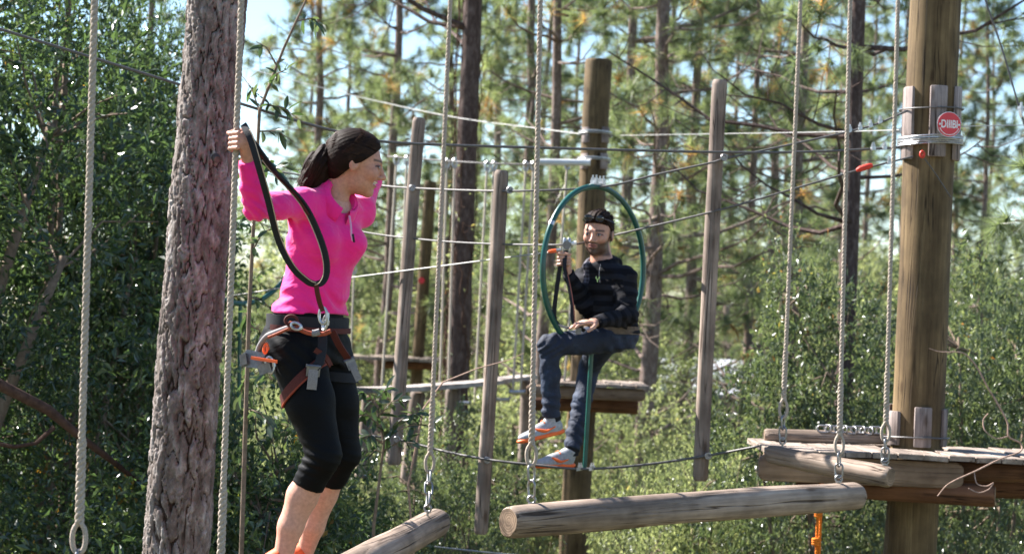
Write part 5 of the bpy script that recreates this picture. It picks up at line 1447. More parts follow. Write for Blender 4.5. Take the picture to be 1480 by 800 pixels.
def shirt_clip(X, Y, Z):
    hem = (hemz + 0.012 * np.sin(X * 18 + 1) - 0.30 * (X - Wo[0] - 0.05) * 0.12) - Z
    c1 = (X - wrR[0]) * dArm[0] + (Y - wrR[1]) * dArm[1] + (Z - wrR[2]) * dArm[2] + 0.0
    near = np.sqrt((X - wrR[0]) ** 2 + (Y - wrR[1]) ** 2 + (Z - wrR[2]) ** 2) < 0.10
    c1 = np.minimum(c1, 0.10 - np.sqrt((X - wrR[0]) ** 2 + (Y - wrR[1]) ** 2 + (Z - wrR[2]) ** 2))
    c2 = (X - wrL[0]) * dArmL[0] + (Y - wrL[1]) * dArmL[1] + (Z - wrL[2]) * dArmL[2]
    c2 = np.minimum(c2, 0.10 - np.sqrt((X - wrL[0]) ** 2 + (Y - wrL[1]) ** 2 + (Z - wrL[2]) ** 2))
    # neck opening
    hx, hy, hz_ = X - c_ax[0], Y - c_ax[1], Z - c_ax[2]; al = hx * v_ax[0] + hy * v_ax[1] + hz_ * v_ax[2]
    ncut = np.minimum(0.055 - np.sqrt(np.maximum(hx ** 2 + hy ** 2 + hz_ ** 2 - al ** 2, 0)), al + 0.085)
    return np.maximum(np.maximum(hem, c1), np.maximum(c2, ncut))
ff = V3(math.cos(R_(48)), -math.sin(R_(48)), 0); rgt = V3(-math.sin(R_(48)), -math.cos(R_(48)), 0)
chest = P(470, 352, WD)
shirt = [(torso, 0), (Cap(P(468, 296, WD), P(478, 280, WD), 0.060, 0.056), 0.04),  (Cap(P(470, 291, WD), shR + V3(0.01, 0.01, 0), 0.048, 0.056), 0.05), (Cap(P(488, 296, WD), shL, 0.048, 0.054), 0.05),
         (Ell(chest + ff * 0.078 + rgt * 0.062, (0.062, 0.062, 0.066)), 0.045), (Ell(chest + ff * 0.078 - rgt * 0.062, (0.062, 0.062, 0.066)), 0.045),
         (Cap(shR, shR + (elR - shR) * 0.55, 0.058, 0.049), 0.035), (Cap(shR + (elR - shR) * 0.55, elR, 0.049, 0.042), 0.03), (Cap(elR, elR + (wrR - elR) * 0.45, 0.043, 0.042), 0.025), (Cap(elR + (wrR - elR) * 0.45, wrR + dArm * 0.03, 0.042, 0.028), 0.02),
         (Cap(shL, elL, 0.056, 0.047), 0.04), (Cap(elL, wrL + dArmL * 0.03, 0.046, 0.030), 0.025)]
sh_o = skin_part('pullover', sculpt(shirt, 0.0062, 1, clip=shirt_clip, warp=fold_w), pinkm, W)
# stand collar turned down, with zip
def collar_mesh(c, axis, n=40):
    """turned down collar: stands round the neck, folds over, opens to a V in front"""
    ax = nrm(axis); f0 = nrm(ff - ax * np.dot(ff, ax)); l0 = np.cross(ax, f0); V = []; F = []
    for i in range(n + 1):
        a = R_(14) + (R_(346) - R_(14)) * i / n; k = (1 - math.cos(a)) / 2            # 0 front, 1 back
        dv = f0 * math.cos(a) + l0 * math.sin(a)
        rb, rt = 0.066 + 0.006 * (1 - k), 0.062 + 0.004 * (1 - k); lo_, hi_ = -0.040 - 0.030 * (1 - k), 0.020 + 0.018 * k - 0.020 * (1 - k)
        ro, lo2 = 0.088 + 0.012 * (1 - k), -0.026 - 0.040 * (1 - k)
        pts = [(rb, lo_), (rt, hi_ - 0.004), (rt + 0.005, hi_), (rt + 0.011, hi_ - 0.004), (ro, lo2), (ro - 0.006, lo2 - 0.003), (rt + 0.006, hi_ - 0.012)]
        V += [c + dv * r_ + ax * z_ for r_, z_ in pts]
    m_ = 7
    for i in range(n):
        for j in range(m_ - 1): F.append([i * m_ + j, (i + 1) * m_ + j, (i + 1) * m_ + j + 1, i * m_ + j + 1])
    return MB().add(V, F)
part('collar', collar_mesh(c_ax + v_ax * 0.012, v_ax), pinkm, sh_o, sharp=False)
zp = [P(505, 312, 7.13), P(507, 325, 7.095), P(508, 338, 7.075), P(510, 348, 7.065)]
part('zip', MB().ribbon(smooth_path(zp, 6), 0.007, 0.004, V3(0.7, 0.7, 0)), plain('pale zip', (0.75, 0.3, 0.42), 0.4, 0.5, 0.1), sh_o)
part('zip_pull', MB().tube([P(510, 338, 7.06), P(512, 350, 7.055)], 0.004, 6), M['strap'], sh_o)
# leggings
def hem_clip(X, Y, Z):
    dr = nrm(anR - knR); dl = nrm(anL - knL)
    a = (X - hmR[0]) * dr[0] + (Y - hmR[1]) * dr[1] + (Z - hmR[2]) * dr[2]; bq = (X - hmL[0]) * dl[0] + (Y - hmL[1]) * dl[1] + (Z - hmL[2]) * dl[2]
    return np.where(np.hypot(X - hmR[0], Y - hmR[1]) < np.hypot(X - hmL[0], Y - hmL[1]), a, bq)
leg = [(pelvis, 0), (Ell(P(412, 500, 7.24), (0.10, 0.13, 0.11)), 0.04),
       (Cap(hipR, hipR + (knR - hipR) * 0.5, 0.102, 0.090), 0.03), (Cap(hipR + (knR - hipR) * 0.5, knR, 0.090, 0.064), 0.03), (Cap(knR, P(437, 716, 7.16), 0.064, 0.0600), 0.02),
       (Cap(hipL, hipL + (knL - hipL) * 0.5, 0.098, 0.086), 0.03), (Cap(hipL + (knL - hipL) * 0.5, knL, 0.086, 0.064), 0.03), (Cap(knL, P(467, 714, 7.42), 0.062, 0.057), 0.02)]
def leg_w(X, Y, Z):
    kk = np.exp(-((Z - knR[2] + 0.02) / 0.06) ** 2) * (0.35 + 0.65 * (X < knR[0] - 0.02)); up_ = np.exp(-((Z - hipR[2] + 0.02) / 0.07) ** 2); return 0.0042 * kk * np.sin(190 * Z + 60 * X) + 0.003 * up_ * np.sin(110 * Z + 90 * X) + 0.0012 * np.sin(40 * Z + 60 * X)
skin_part('leggings', sculpt(leg, 0.0065, 1, clip=hem_clip, warp=leg_w), legm, W)
# hair: cap, ponytail, strands
def hair_clip_fn(o, Rm, s, zs, xs):
    def fn(X, Y, Z):
        lx = ((X - o[0]) * Rm[0, 0] + (Y - o[1]) * Rm[1, 0] + (Z - o[2]) * Rm[2, 0]) / s; lz = ((X - o[0]) * Rm[0, 2] + (Y - o[1]) * Rm[1, 2] + (Z - o[2]) * Rm[2, 2]) / s
        return (lx - np.interp(lz, zs, xs)) * s * 0.8
    return fn
hcap = [(Ell(HT(-0.014, 0, 0.028), V3(0.105, 0.0845, 0.093) * hs, HR), 0), (Ell(HT(-0.050, 0, -0.016), V3(0.062, 0.072, 0.070) * hs, HR), 0.03), (Ell(HT(0.012, 0, 0.012), V3(0.060, 0.081, 0.050) * hs, HR), 0.02)]
def strandw(X, Y, Z): return 0.0006 * np.sin(420 * (Z - 0.45 * X) + 40 * Y) + 0.0004 * np.sin(700 * (Z - 0.4 * X) + 90 * Y)
ho = skin_part('hair', sculpt(hcap, 0.0042, 1, clip=hair_clip_fn(HO, HR, hs, [-0.11, -0.07, -0.035, -0.012, 0.0, 0.02, 0.05, 0.075, 0.10], [-0.10, -0.050, -0.022, -0.004, 0.016, 0.036, 0.062, 0.078, 0.10]), warp=strandw), M['hair'], W)
tie = P(478, 214, 7.24)
pony = [(Cap(tie, P(470, 220, 7.23), 0.017, 0.028), 0), (Cap(P(470, 222, 7.23), P(460, 238, 7.22), 0.034, 0.048), 0.02), (Cap(P(460, 238, 7.22), P(449, 254, 7.21), 0.048, 0.038), 0.02),
        (Cap(P(468, 230, 7.22), P(466, 258, 7.22), 0.030, 0.020), 0.02), (Cap(P(449, 254, 7.21), P(436, 268, 7.20), 0.032, 0.010), 0.02), (Cap(P(456, 250, 7.21), P(450, 270, 7.20), 0.030, 0.010), 0.02)]
skin_part('ponytail', sculpt(pony, 0.004, 1, warp=lambda X, Y, Z: 0.0022 * np.sin(300 * (X * 0.86 - 0.5 * Z) + 60 * Y) + 0.0014 * np.sin(560 * (X * 0.86 - 0.5 * Z) - 120 * Y)), M['hair'], ho)
rg = np.random.default_rng(4); mb = MB()
p_mid, p_low, p_end = P(461, 236, 7.22), P(452, 254, 7.21), P(442, 270, 7.20)
ta = nrm(p_mid - tie); tu = nrm(np.cross(ta, V3(0, 1, 0))); tv = V3(0, 1, 0)
for k in range(620):
    a_ = rg.uniform(0, 6.28); ro_ = math.sqrt(rg.uniform(0.45, 1.0)); ca, sa = math.cos(a_) * ro_, math.sin(a_) * ro_
    pts = [tie + (tu * ca + tv * sa) * 0.016, p_mid + (tu * ca + tv * sa) * 0.050, p_low + (tu * ca * 1.1 + tv * sa) * 0.042, p_end + (tu * ca * 1.25 + tv * sa) * 0.028 + rg.normal(size=3) * 0.005 + ta * rg.uniform(-0.035, 0.012)]
    mb.tube(smooth_path(pts, 4), np.linspace(0.0011, 0.0006, 13), 3, False)
for k in range(260):
    sg = 1 if rg.random() < 0.5 else -1; u_ = rg.random()
    z0_, x0_ = 0.100 - 0.115 * u_, np.interp(0.100 - 0.115 * u_, [-0.02, 0.0, 0.02, 0.05, 0.075, 0.10], [0.0, 0.012, 0.034, 0.064, 0.078, 0.07]); y0_ = np.interp(u_, [0, 0.25, 0.6, 1], [0.0, 0.045, 0.075, 0.084]) * sg * (0.97 + 0.05 * rg.random())
    tl = HR.T @ (tie - HO) / hs; path = []
    for t_ in np.linspace(0, 1, 7):
        q = V3(x0_, y0_, z0_) * (1 - t_) + tl * t_; q = q - V3(-0.014, 0, 0.028); e_ = np.sqrt((q[0] / 0.107) ** 2 + (q[1] / 0.0862) ** 2 + (q[2] / 0.0950) ** 2) + 1e-6
        q = q / e_ * (1.0 + rg.normal() * 0.002) if t_ < 0.9 else q; path.append(HT(*(q + V3(-0.014, 0, 0.028))))
    mb.tube(np.array(path), 0.0013, 4, False)
sm = plain('brown hair strands', (0.034, 0.016, 0.009), 0.5, 0.12, 0.6, 90)
so = part('strands', mb, sm, ho, sharp=False); so['kind'] = 'stuff'
part('hair_tie', MB().torus(P(476, 215, 7.235), nrm(V3(0.6, 0, 0.8)), V3(0, 1, 0), 0.021, 0.021, 0.007, 18, 7), M['strap'], ho)
# trainers
orm = plain('orange trainer fabric', (0.80, 0.12, 0.03), 0.6, 0.3, 0.25, 60, 0.3); lacem = plain('orange laces', (0.95, 0.20, 0.03), 0.6, 0.3, 0.1)
lu = nrm(LOG1[1] - LOG1[0])
def log_top(px, d):
    t_ = (d - 6.75) / (9.8 - 6.75); return LOG1[0] + (LOG1[1] - LOG1[0]) * t_ + V3(0, 0, 0.077)
for (an, dd) in ((anR, 7.12), (anL, 7.44)):
    base = log_top(0, dd); f_ = nrm(V3(0.72, -0.45, 0)); heel = base - f_ * 0.09; toe = heel + f_ * 0.245
    up_, sole, T_, fr = shoe_parts(an + V3(0, 0, 0.004), heel, toe, V3(0, 0, 1))
    so = skin_part('shoe', up_, orm, W); skin_part('sole', sole, M['white'], so)
    mb = MB()
    for k in range(4):
        q = T_(0.34 + 0.09 * k, 0, 0.098 - 0.013 * k); mb.tube(smooth_path([q - fr[1] * 0.026 - fr[2] * .01, q + fr[2] * 0.006, q + fr[1] * 0.026 - fr[2] * .01], 5), 0.0034, 5)
    for sg in (-1, 1): mb.tube(smooth_path([T_(0.33, 0, 0.104), T_(0.30, 0.03 * sg, 0.132), T_(0.40, 0.045 * sg, 0.115), T_(0.34, 0.005 * sg, 0.104)], 6), 0.0036, 5)
    part('laces', mb, lacem, so, sharp=False)

# ------------------------------------------------------------------ climbing harness, lanyard, trolley
def belt_loop(loft, z, grow, tilt=0.0, n=48, a0=0, a1=2 * math.pi):
    r = loft.rows; out = []; sdv = []
    for a in np.linspace(a0, a1, n):
        zz = z
        f = [np.interp(zz, r[:, 2], r[:, i]) for i in (0, 1, 3, 4, 5)]
        u = math.cos(a) * (f[3] + grow); v = math.sin(a) * (f[2] + grow); c, s_ = math.cos(f[4]), math.sin(f[4])
        out.append(V3(f[0] + u * c - v * s_, f[1] + u * s_ + v * c, zz + tilt * math.cos(a)))
    return np.array(out)
H = bpy.data.objects.new('harness', None); C.objects.link(H); H.parent = W
H['label'] = 'climbing harness with dark red leg loops and grey buckles'
bz = P(445, 466, WD)[2]
bl = belt_loop(Loft([row(447, 452, 0.158, 0.122, 40), row(446, 458, 0.155, 0.12, 38), row(443, 480, 0.164, 0.130, 36)]), bz, 0.010, -0.004)
part('belt', MB().ribbon(bl, 0.052, 0.012, V3(0, 0, 1)), M['strap'], H)
part('belt_webbing', MB().ribbon(belt_loop(Loft([row(446, 458, 0.155, 0.12, 38), row(443, 480, 0.164, 0.130, 36)]), P(445, 474, WD)[2], 0.020, -0.006, 30, -1.7, 0.9), 0.020, 0.005, V3(0, 0, 1)), M['strapred'], H)
def leg_loop(c, ax, r, tilt, col, w=0.038):
    ax = nrm(ax); u = nrm(np.cross(ax, V3(0, 1, 0))); v = np.cross(ax, u)
    a = np.linspace(0, 2 * np.pi, 40); pts = c + np.outer(np.cos(a) * r, u) + np.outer(np.sin(a) * r, v) + np.outer(np.cos(a) * tilt, ax)
    return MB().ribbon(pts, w, 0.007, ax)
cR = hipR + (knR - hipR) * 0.30; 
part('leg_loop', leg_loop(cR, knR - hipR, 0.101, -0.055, 'strapred'), M['strapred'], H)
part('leg_loop', leg_loop(hipL + (knL - hipL) * 0.24, knL - hipL, 0.098, 0.030, 'strapred', 0.036), M['strap'], H)
part('leg_loop_edge', leg_loop(cR + nrm(knR - hipR) * 0.018, knR - hipR, 0.103, -0.055, 'o', 0.006), plain('orange edge', (0.26, 0.04, 0.015), 0.6, 0.3, 0.2), H)
def buckle(c, up_, out, w=0.036, h=0.06):
    sd = nrm(np.cross(up_, out)); mb = MB(); mb.box(c, sd * w / 2, out * 0.006, up_ * 0.009)
    for s_ in (-1, 1): mb.box(c + sd * s_ * (w / 2 - 0.004) - up_ * 0.016, sd * 0.004, out * 0.004, up_ * 0.014)
    mb.tube([c - sd * (w / 2 + .003) + up_ * 0.008, c + sd * (w / 2 + .003) + up_ * 0.008], 0.007, 8)
    return mb
for (px, py, d, w) in ((453, 532, 7.035, 0.050), (506, 522, 7.185, 0.036)):
    c_ = P(px, py, d); upv = nrm(V3(0.08 if px < 480 else -0.5, -0.1, 1)); outv = nrm(V3(0.25, -1, 0)); bk = part('buckle', buckle(c_, upv, outv, w), M['buckle'], H)
    mb = MB(); mb.ribbon([c_ + outv * 0.004 - upv * 0.004, c_ + outv * 0.010 - upv * 0.03, c_ + outv * 0.012 - upv * 0.062, c_ + outv * 0.010 - upv * 0.078], w * 0.72, 0.004, np.cross(upv, outv)); part('strap_tail', mb, M['strapgrey'], bk)
part('front_strap', MB().ribbon(smooth_path([P(466, 478, 7.08), P(466, 500, 7.06), P(462, 522, 7.045), P(455, 532, 7.04)]), 0.034, 0.006, V3(1, -0.2, 0)), M['strap'], H)
part('front_strap', MB().ribbon(smooth_path([P(480, 478, 7.11), P(490, 498, 7.13), P(503, 518, 7.18)]), 0.026, 0.006, V3(1, -0.2, 0.3)), M['strapred'], H)
part('front_strap', MB().ribbon(smooth_path([P(455, 505, 7.05), P(470, 515, 7.06), P(478, 528, 7.09)]), 0.020, 0.006, V3(0, -0.2, 1)), M['strapred'], H)
# lanyard
t = thing('safety_lanyard', P(457, 412, 7.0), 'black webbing lanyard loop from the gripping hand down to the harness', 'lanyard')
sA = smooth_path([P(352, 180, 6.77), P(362, 200, 6.74), P(374, 240, 6.74), P(388, 290, 6.80), P(402, 345, 6.88), P(422, 385, 6.92), P(444, 406, 6.95), P(457, 411, 6.96)])
sB = smooth_path([P(372, 214, 6.78), P(395, 245, 6.82), P(420, 272, 6.88), P(442, 300, 6.91), P(459, 335, 6.93), P(470, 368, 6.94), P(472, 393, 6.95), P(466, 407, 6.955), P(456, 411, 6.96)])
part('webbing', MB().ribbon(sA, 0.024, 0.008, V3(1, -0.25, 0.4)), M['strap'], t)
part('webbing', MB().ribbon(sB, 0.024, 0.008, V3(1, -0.25, -0.4)), M['strap'], t)
part('webbing', MB().ribbon(smooth_path([P(352, 180, 6.79), P(364, 204, 6.78), P(373, 216, 6.78)]), 0.024, 0.008, V3(1, -0.25, 0.4)), M['strap'], t)
for s_, off in ((sA, V3(0.0105, -0.0075, 0.004)), (sB, V3(-0.0105, -0.0075, -0.004))):
    part('stitching', MB().tube(s_[6:-4] + off, 0.0016, 5), M['straptan'], t, sharp=False)
part('webbing_back', MB().ribbon(smooth_path([P(378, 224, 6.80), P(410, 264, 6.87), P(430, 284, 6.90), P(448, 311, 6.915)]), 0.010, 0.004, V3(1, -0.25, -0.4)), M['strapred'], t).location += Vector((-0.004, -0.010, 0.0))
part('tail', MB().ribbon(smooth_path([P(457, 411, 6.955), P(459, 424, 6.965), P(463, 440, 6.99), P(467, 449, 7.0)]), 0.017, 0.007, V3(1, -0.2, 0)), M['strapred'], t)
def carabiner(parent, c, u, w, ru, rw, mat='steel', r=0.0055): return part('carabiner', MB().torus(c, u, w, ru, rw, r, 22, 7).tube([c + u * ru - w * rw * 0.3, c + u * ru + w * rw * 0.3], r * 1.5, 8), M[mat], parent)
carabiner(t, P(467, 456, 7.0), nrm(V3(1, -0.3, 0.2)), nrm(V3(-0.1, 0, 1)), 0.016, 0.030)
carabiner(t, P(470, 466, 7.02), nrm(V3(0.6, -0.8, 0)), nrm(V3(0.15, 0, 1)), 0.014, 0.028)
t = thing('tether_rope', P(430, 475, 7.05), 'orange and grey tether draped round the waist of the harness', 'tether')
part('cord', MB().tube(smooth_path([P(478, 478, 7.03), P(468, 482, 7.03), P(452, 482, 7.03), P(438, 478, 7.03), P(425, 470, 7.035), P(418, 466, 7.04)]), 0.0085, 8), plain('orange sling', (0.32, 0.065, 0.03), 0.7, 0.3, 0.4, 90), t, sharp=False)
part('sleeve', MB().tube(smooth_path([P(462, 479, 7.022), P(455, 481, 7.02), P(451, 481, 7.02)]), 0.0125, 8), M['strapgrey'], t)
part('cord', MB().tube(smooth_path([P(427, 470, 7.035), P(412, 475, 7.04), P(396, 481, 7.05), P(385, 486, 7.07), P(376, 498, 7.1), P(372, 510, 7.12)]), 0.0105, 8), M['strapgrey'], t, sharp=False)
part('cord', MB().tube(smooth_path([P(423, 472, 7.025), P(405, 480, 7.03), P(388, 487, 7.05)]), 0.0060, 6), plain('orange sling', (0.32, 0.07, 0.03), 0.7, 0.3, 0.4, 90), t, sharp=False)
carabiner(t, P(428, 471, 7.02), nrm(V3(1, -0.2, -0.3)), nrm(V3(0.3, 0, 1)), 0.020, 0.012)
part('ring', MB().torus(P(421, 463, 7.03), V3(1, 0, 0), V3(0, 0, 1), 0.022, 0.018, 0.006, 18, 7), M['strapred'], t)
t = thing('pulley_trolley', P(372, 520, 7.12), 'grey metal zip trolley with an orange bar hanging at the hip', 'trolley')
c_ = P(370, 519, 7.12); e1 = nrm(V3(1, -0.25, -0.1)); e3 = V3(0.1, 0, 1)
for k in (-1, 1): part('side_plate', MB().box(c_ + V3(-0.010, 0.016 * k, 0), e1 * 0.040, V3(0, 0.003, 0), V3(0.012, 0, 0.030)), M['buckle'], t)
for s_ in (-1, 1):
    q = c_ + e1 * 0.024 * s_ + V3(-0.01, 0, 0.004); part('wheel', MB().tube([q - V3(0, 0.014, 0), q + V3(0, 0.014, 0)], 0.021, 16), M['chain'], t)
part('handle_bar', MB().box(P(382, 519.5, 7.05), e1 * 0.052, V3(0, 0.010, 0), V3(0, 0, 0.0055)), M['orange'], t)
part('fin', MB().box(P(352, 519, 7.10), V3(0.012, 0, 0.004), V3(0, 0.012, 0), V3(-0.004, 0, 0.020)), M['buckle'], t)
part('lower_plate', MB().box(P(383, 532, 7.1), V3(0.022, 0, 0.008), V3(0, 0.016, 0), V3(-0.006, 0, 0.018)), M['buckle'], t)
carabiner(t, P(384, 503, 7.08), V3(1, 0, 0), nrm(V3(0.1, 0, 1)), 0.007, 0.018, 'orange', 0.005)
carabiner(t, P(390, 527, 7.09), nrm(V3(1, 0, .3)), nrm(V3(-0.2, 0, 1)), 0.016, 0.030)
# ------------------------------------------------------------------ seated man in the hoop
MD = 11.0
MO = P(878, 508, MD)
W2 = thing('person', MO, 'bearded person in a dark striped hoodie and jeans sitting inside the green hoop', 'person')
mshL, melL, mwrL = P(902, 404, 10.90), P(907, 456, 10.80), P(861, 466, 10.62)
mshR, melR, mwrR = P(846, 404, 11.16), P(846, 442, 10.98), P(821, 394, 10.86)
mhL, mkL, maL = P(886, 488, 10.95), P(794, 499, 10.75), P(797, 602, 10.80)
mhR, mkR, maR = P(872, 492, 11.15), P(852, 530, 11.38), P(826, 650, 11.14)
mneck = P(870, 379, 11.0)
mHO = P(864.5, 338, 10.98); mhs = 1.08
mf = nrm(V3(-math.sin(R_(20)), -math.cos(R_(20)), -0.10)); mHR = rot_frame(mf, nrm(V3(0.06, 0.0, 1)))
hp2, HT2 = head_prims(mHO, mHR, mhs, True)
nk2 = [(Cap(HT2(-0.022, 0, -0.04), mneck, 0.058, 0.062), 0.02), (Cap(mneck, mneck + V3(0.02, 0.02, -0.06), 0.062, 0.08), 0.02)]
head2 = sculpt(hp2 + nk2, 0.0036, 1)
skinM = (0.47, 0.26, 0.185); hairc = (0.022, 0.014, 0.011)
col2 = head_colours(head_local(head2[0], mHO, mHR, mhs), skinM, (0.24, 0.10, 0.085), hairc, True)
my = math.atan2(-math.sin(R_(47)), -math.cos(R_(47)))
def row2(px, py, a_, b_, d=MD):
    q = P(px, py, d); return (q[0], q[1], q[2], a_, b_, my)
tor2 = Loft([row2(869, 377, 0.080, 0.075), row2(872, 390, 0.155, 0.100), row2(876, 410, 0.185, 0.118), row2(879, 432, 0.182, 0.122), row2(882, 455, 0.170, 0.122), row2(885, 478, 0.170, 0.130), row2(886, 492, 0.165, 0.13)])
pel2 = Loft([row2(884, 468, 0.155, 0.115), row2(884, 485, 0.170, 0.135), row2(883, 502, 0.150, 0.125)])
b2 = [(shrink_loft(tor2, 0.02), 0), (shrink_loft(pel2, 0.03), 0.03), (Cap(mhL, mkL, 0.07, 0.055), 0.03), (Cap(mkL, maL, 0.05, 0.034), 0.02), (Cap(mhR, mkR, 0.075, 0.055), 0.03), (Cap(mkR, maR, 0.05, 0.034), 0.02),
      (Cap(mshL, melL, 0.04, 0.034), 0.03), (Cap(melL, mwrL, 0.034, 0.026), 0.02), (Cap(mshR, melR, 0.04, 0.034), 0.03), (Cap(melR, mwrR, 0.034, 0.026), 0.02), (Cap(mneck, mneck + V3(0.03, 0.03, -0.1), 0.06, 0.09), 0.02)]
body2 = sculpt(b2, 0.010, 2)
hl2 = sculpt(hand_prims(mwrL, nrm(P(832, 466, 10.55) - mwrL), V3(-0.2, -0.1, -1), 1.02, (0.22, 0.22, 0.26, 0.3), 0.15, True, 0.16), 0.0035, 1)
strap_c = P(812, 374, 10.83)
hr2 = sculpt(grip_hand(strap_c, V3(0.02, 0, 1), mwrR - strap_c, nrm(V3(0.9, 0.4, 0)), 0.012, 0.98), 0.0035, 1)
V_, F_ = join([body2, head2, hl2, hr2])
skin_part('body', (V_, F_), M['skin'], W2, np.concatenate([np.tile(skinM, (len(body2[0]), 1)), col2, np.tile((0.5, 0.29, 0.21), (len(hl2[0]) + len(hr2[0]), 1))]))
# hoodie: two tone stripes across body and sleeves
m, nt, b = mat_new('striped dark knit')
at = nt.nodes.new('ShaderNodeAttribute'); at.attribute_name = 'stripe'
r = ramp(nt, at.outputs['Fac'], [(0.40, (0.004, 0.004, 0.006)), (0.60, (0.013, 0.013, 0.017))]); ai = nt.nodes.new('ShaderNodeAttribute'); ai.attribute_name = 'inner'
wv1 = nt.nodes.new('ShaderNodeTexWave'); wv1.bands_direction = 'Z'; wv1.inputs['Scale'].default_value = 14; nt.links.new(coords(nt), wv1.inputs['Vector'])
wv2 = nt.nodes.new('ShaderNodeTexWave'); wv2.bands_direction = 'X'; wv2.inputs['Scale'].default_value = 14; nt.links.new(coords(nt), wv2.inputs['Vector'])
ck_ = mixc(nt, 0.5, wv1.outputs[0], wv2.outputs[0]); ckr = ramp(nt, ck_, [(0.2, (0.022, 0.020, 0.026)), (0.8, (0.13, 0.12, 0.14))])
nt.links.new(mixc(nt, ai.outputs['Fac'], r.outputs[0], ckr.outputs[0]), b.inputs['Base Color'])
b.inputs['Roughness'].default_value = 0.85; b.inputs['Specular IOR Level'].default_value = 0.15; bump(nt, b, noise(nt, coords(nt, (10, 10, 16)), 1, 3), 0.4, 0.03)
hood_m = m
dl2, dr2 = nrm(mwrL - melL), nrm(mwrR - melR)
def mclip(X, Y, Z):
    a = np.minimum(0.09 - np.sqrt((X - mwrL[0]) ** 2 + (Y - mwrL[1]) ** 2 + (Z - mwrL[2]) ** 2), (X - mwrL[0]) * dl2[0] + (Y - mwrL[1]) * dl2[1] + (Z - mwrL[2]) * dl2[2])
    c = np.minimum(0.09 - np.sqrt((X - mwrR[0]) ** 2 + (Y - mwrR[1]) ** 2 + (Z - mwrR[2]) ** 2), (X - mwrR[0]) * dr2[0] + (Y - mwrR[1]) * dr2[1] + (Z - mwrR[2]) * dr2[2])
    hem = P(886, 481, MD)[2] - Z
    nk_ = np.minimum(Z - (mneck[2] - 0.05), 0.062 - np.sqrt((X - mneck[0] + 0.014) ** 2 + (Y - mneck[1] + 0.016) ** 2 + 0 * Z))
    return np.maximum(np.maximum(a, c), np.maximum(hem, nk_))
def mwarp(X, Y, Z): return 0.0055 * np.sin(55 * Z + 22 * X - 18 * Y + 2 * np.sin(20 * X)) + 0.0025 * np.sin(110 * Z - 30 * X) + 0.006 * near_pt(X, Y, Z, melL, 0.10) * np.sin(120 * (X + Z)) + 0.005 * near_pt(X, Y, Z, melR, 0.09) * np.sin(130 * (X - Z))
hd = [(tor2, 0), (Cap(P(868, 388, MD), mshL, 0.062, 0.068), 0.05), (Cap(P(868, 388, MD), mshR, 0.062, 0.066), 0.05), (Cap(mshL, melL, 0.070, 0.056), 0.035), (Cap(melL, mwrL + dl2 * 0.03, 0.056, 0.038), 0.025),
      (Cap(mshR, melR, 0.066, 0.054), 0.035), (Cap(melR, mwrR + dr2 * 0.03, 0.054, 0.038), 0.025), (Ell(mneck + V3(0.03, 0.055, 0.0), (0.10, 0.07, 0.05)), 0.03)] + [(Cap(mneck + V3(math.cos(a_) * 0.075, math.sin(a_) * 0.075, z_), mneck + V3(math.cos(a_ + 0.5) * 0.075, math.sin(a_ + 0.5) * 0.075, z2_), 0.024), 0.012) for a_, z_, z2_ in [(R_(-62) + 0.5 * k, -0.012 + 0.0028 * min(k, 8 - k) * 4, -0.012 + 0.0028 * min(k + 1, 8 - k - 1) * 4) for k in range(9)]]
VF = sculpt(hd, 0.0075, 1, clip=mclip, warp=mwarp)
hoodie = skin_part('hoodie', VF, hood_m, W2)
Vv = VF[0]
def seg_t(V, a, b):
    d = b - a; t = np.clip((V - a) @ d / (d @ d), 0, 1); return np.linalg.norm(V - a - np.outer(t, d), axis=1), t * np.linalg.norm(d)
cand = [(np.abs(Vv[:, 0] * 0) + 0.075 + 0 * Vv[:, 0], (P(870, 380, MD)[2] - Vv[:, 2]))]
for a_, b_, off in ((mshL, melL, 0.05), (melL, mwrL, 0.05 + np.linalg.norm(melL - mshL)), (mshR, melR, 0.05), (melR, mwrR, 0.05 + np.linalg.norm(melR - mshR))):
    dd, tt = seg_t(Vv, a_, b_); cand.append((dd, tt + off))
D = np.stack([c[0] for c in cand], 1); S = np.stack([c[1] for c in cand], 1); s_ = S[np.arange(len(Vv)), D.argmin(1)]
st_ = 0.5 + 0.5 * np.sin(s_ / 0.062 * 2 * np.pi); a = hoodie.data.attributes.new('stripe', 'FLOAT', 'POINT'); a.data.foreach_set('value', st_.astype(np.float32))
# open front: checked shirt shows between the two halves
rw = tor2.rows; cxv = np.interp(Vv[:, 2], rw[:, 2], rw[:, 0]); cyv = np.interp(Vv[:, 2], rw[:, 2], rw[:, 1])
fu = (Vv[:, 0] - cxv) * math.cos(my) + (Vv[:, 1] - cyv) * math.sin(my); fv = -(Vv[:, 0] - cxv) * math.sin(my) + (Vv[:, 1] - cyv) * math.cos(my)
zt_ = P(868, 376, MD)[2] - Vv[:, 2]
inn = np.clip(((-0.010 - 0.16 * zt_) - fv) / 0.006, 0, 1) * np.clip((fv + 0.085 + 0.0 * zt_) / 0.01, 0, 1) * (fu > 0.03) * (D.argmin(1) == 0) * (zt_ < 0.24)
a2 = hoodie.data.attributes.new('inner', 'FLOAT', 'POINT'); a2.data.foreach_set('value', inn.astype(np.float32))
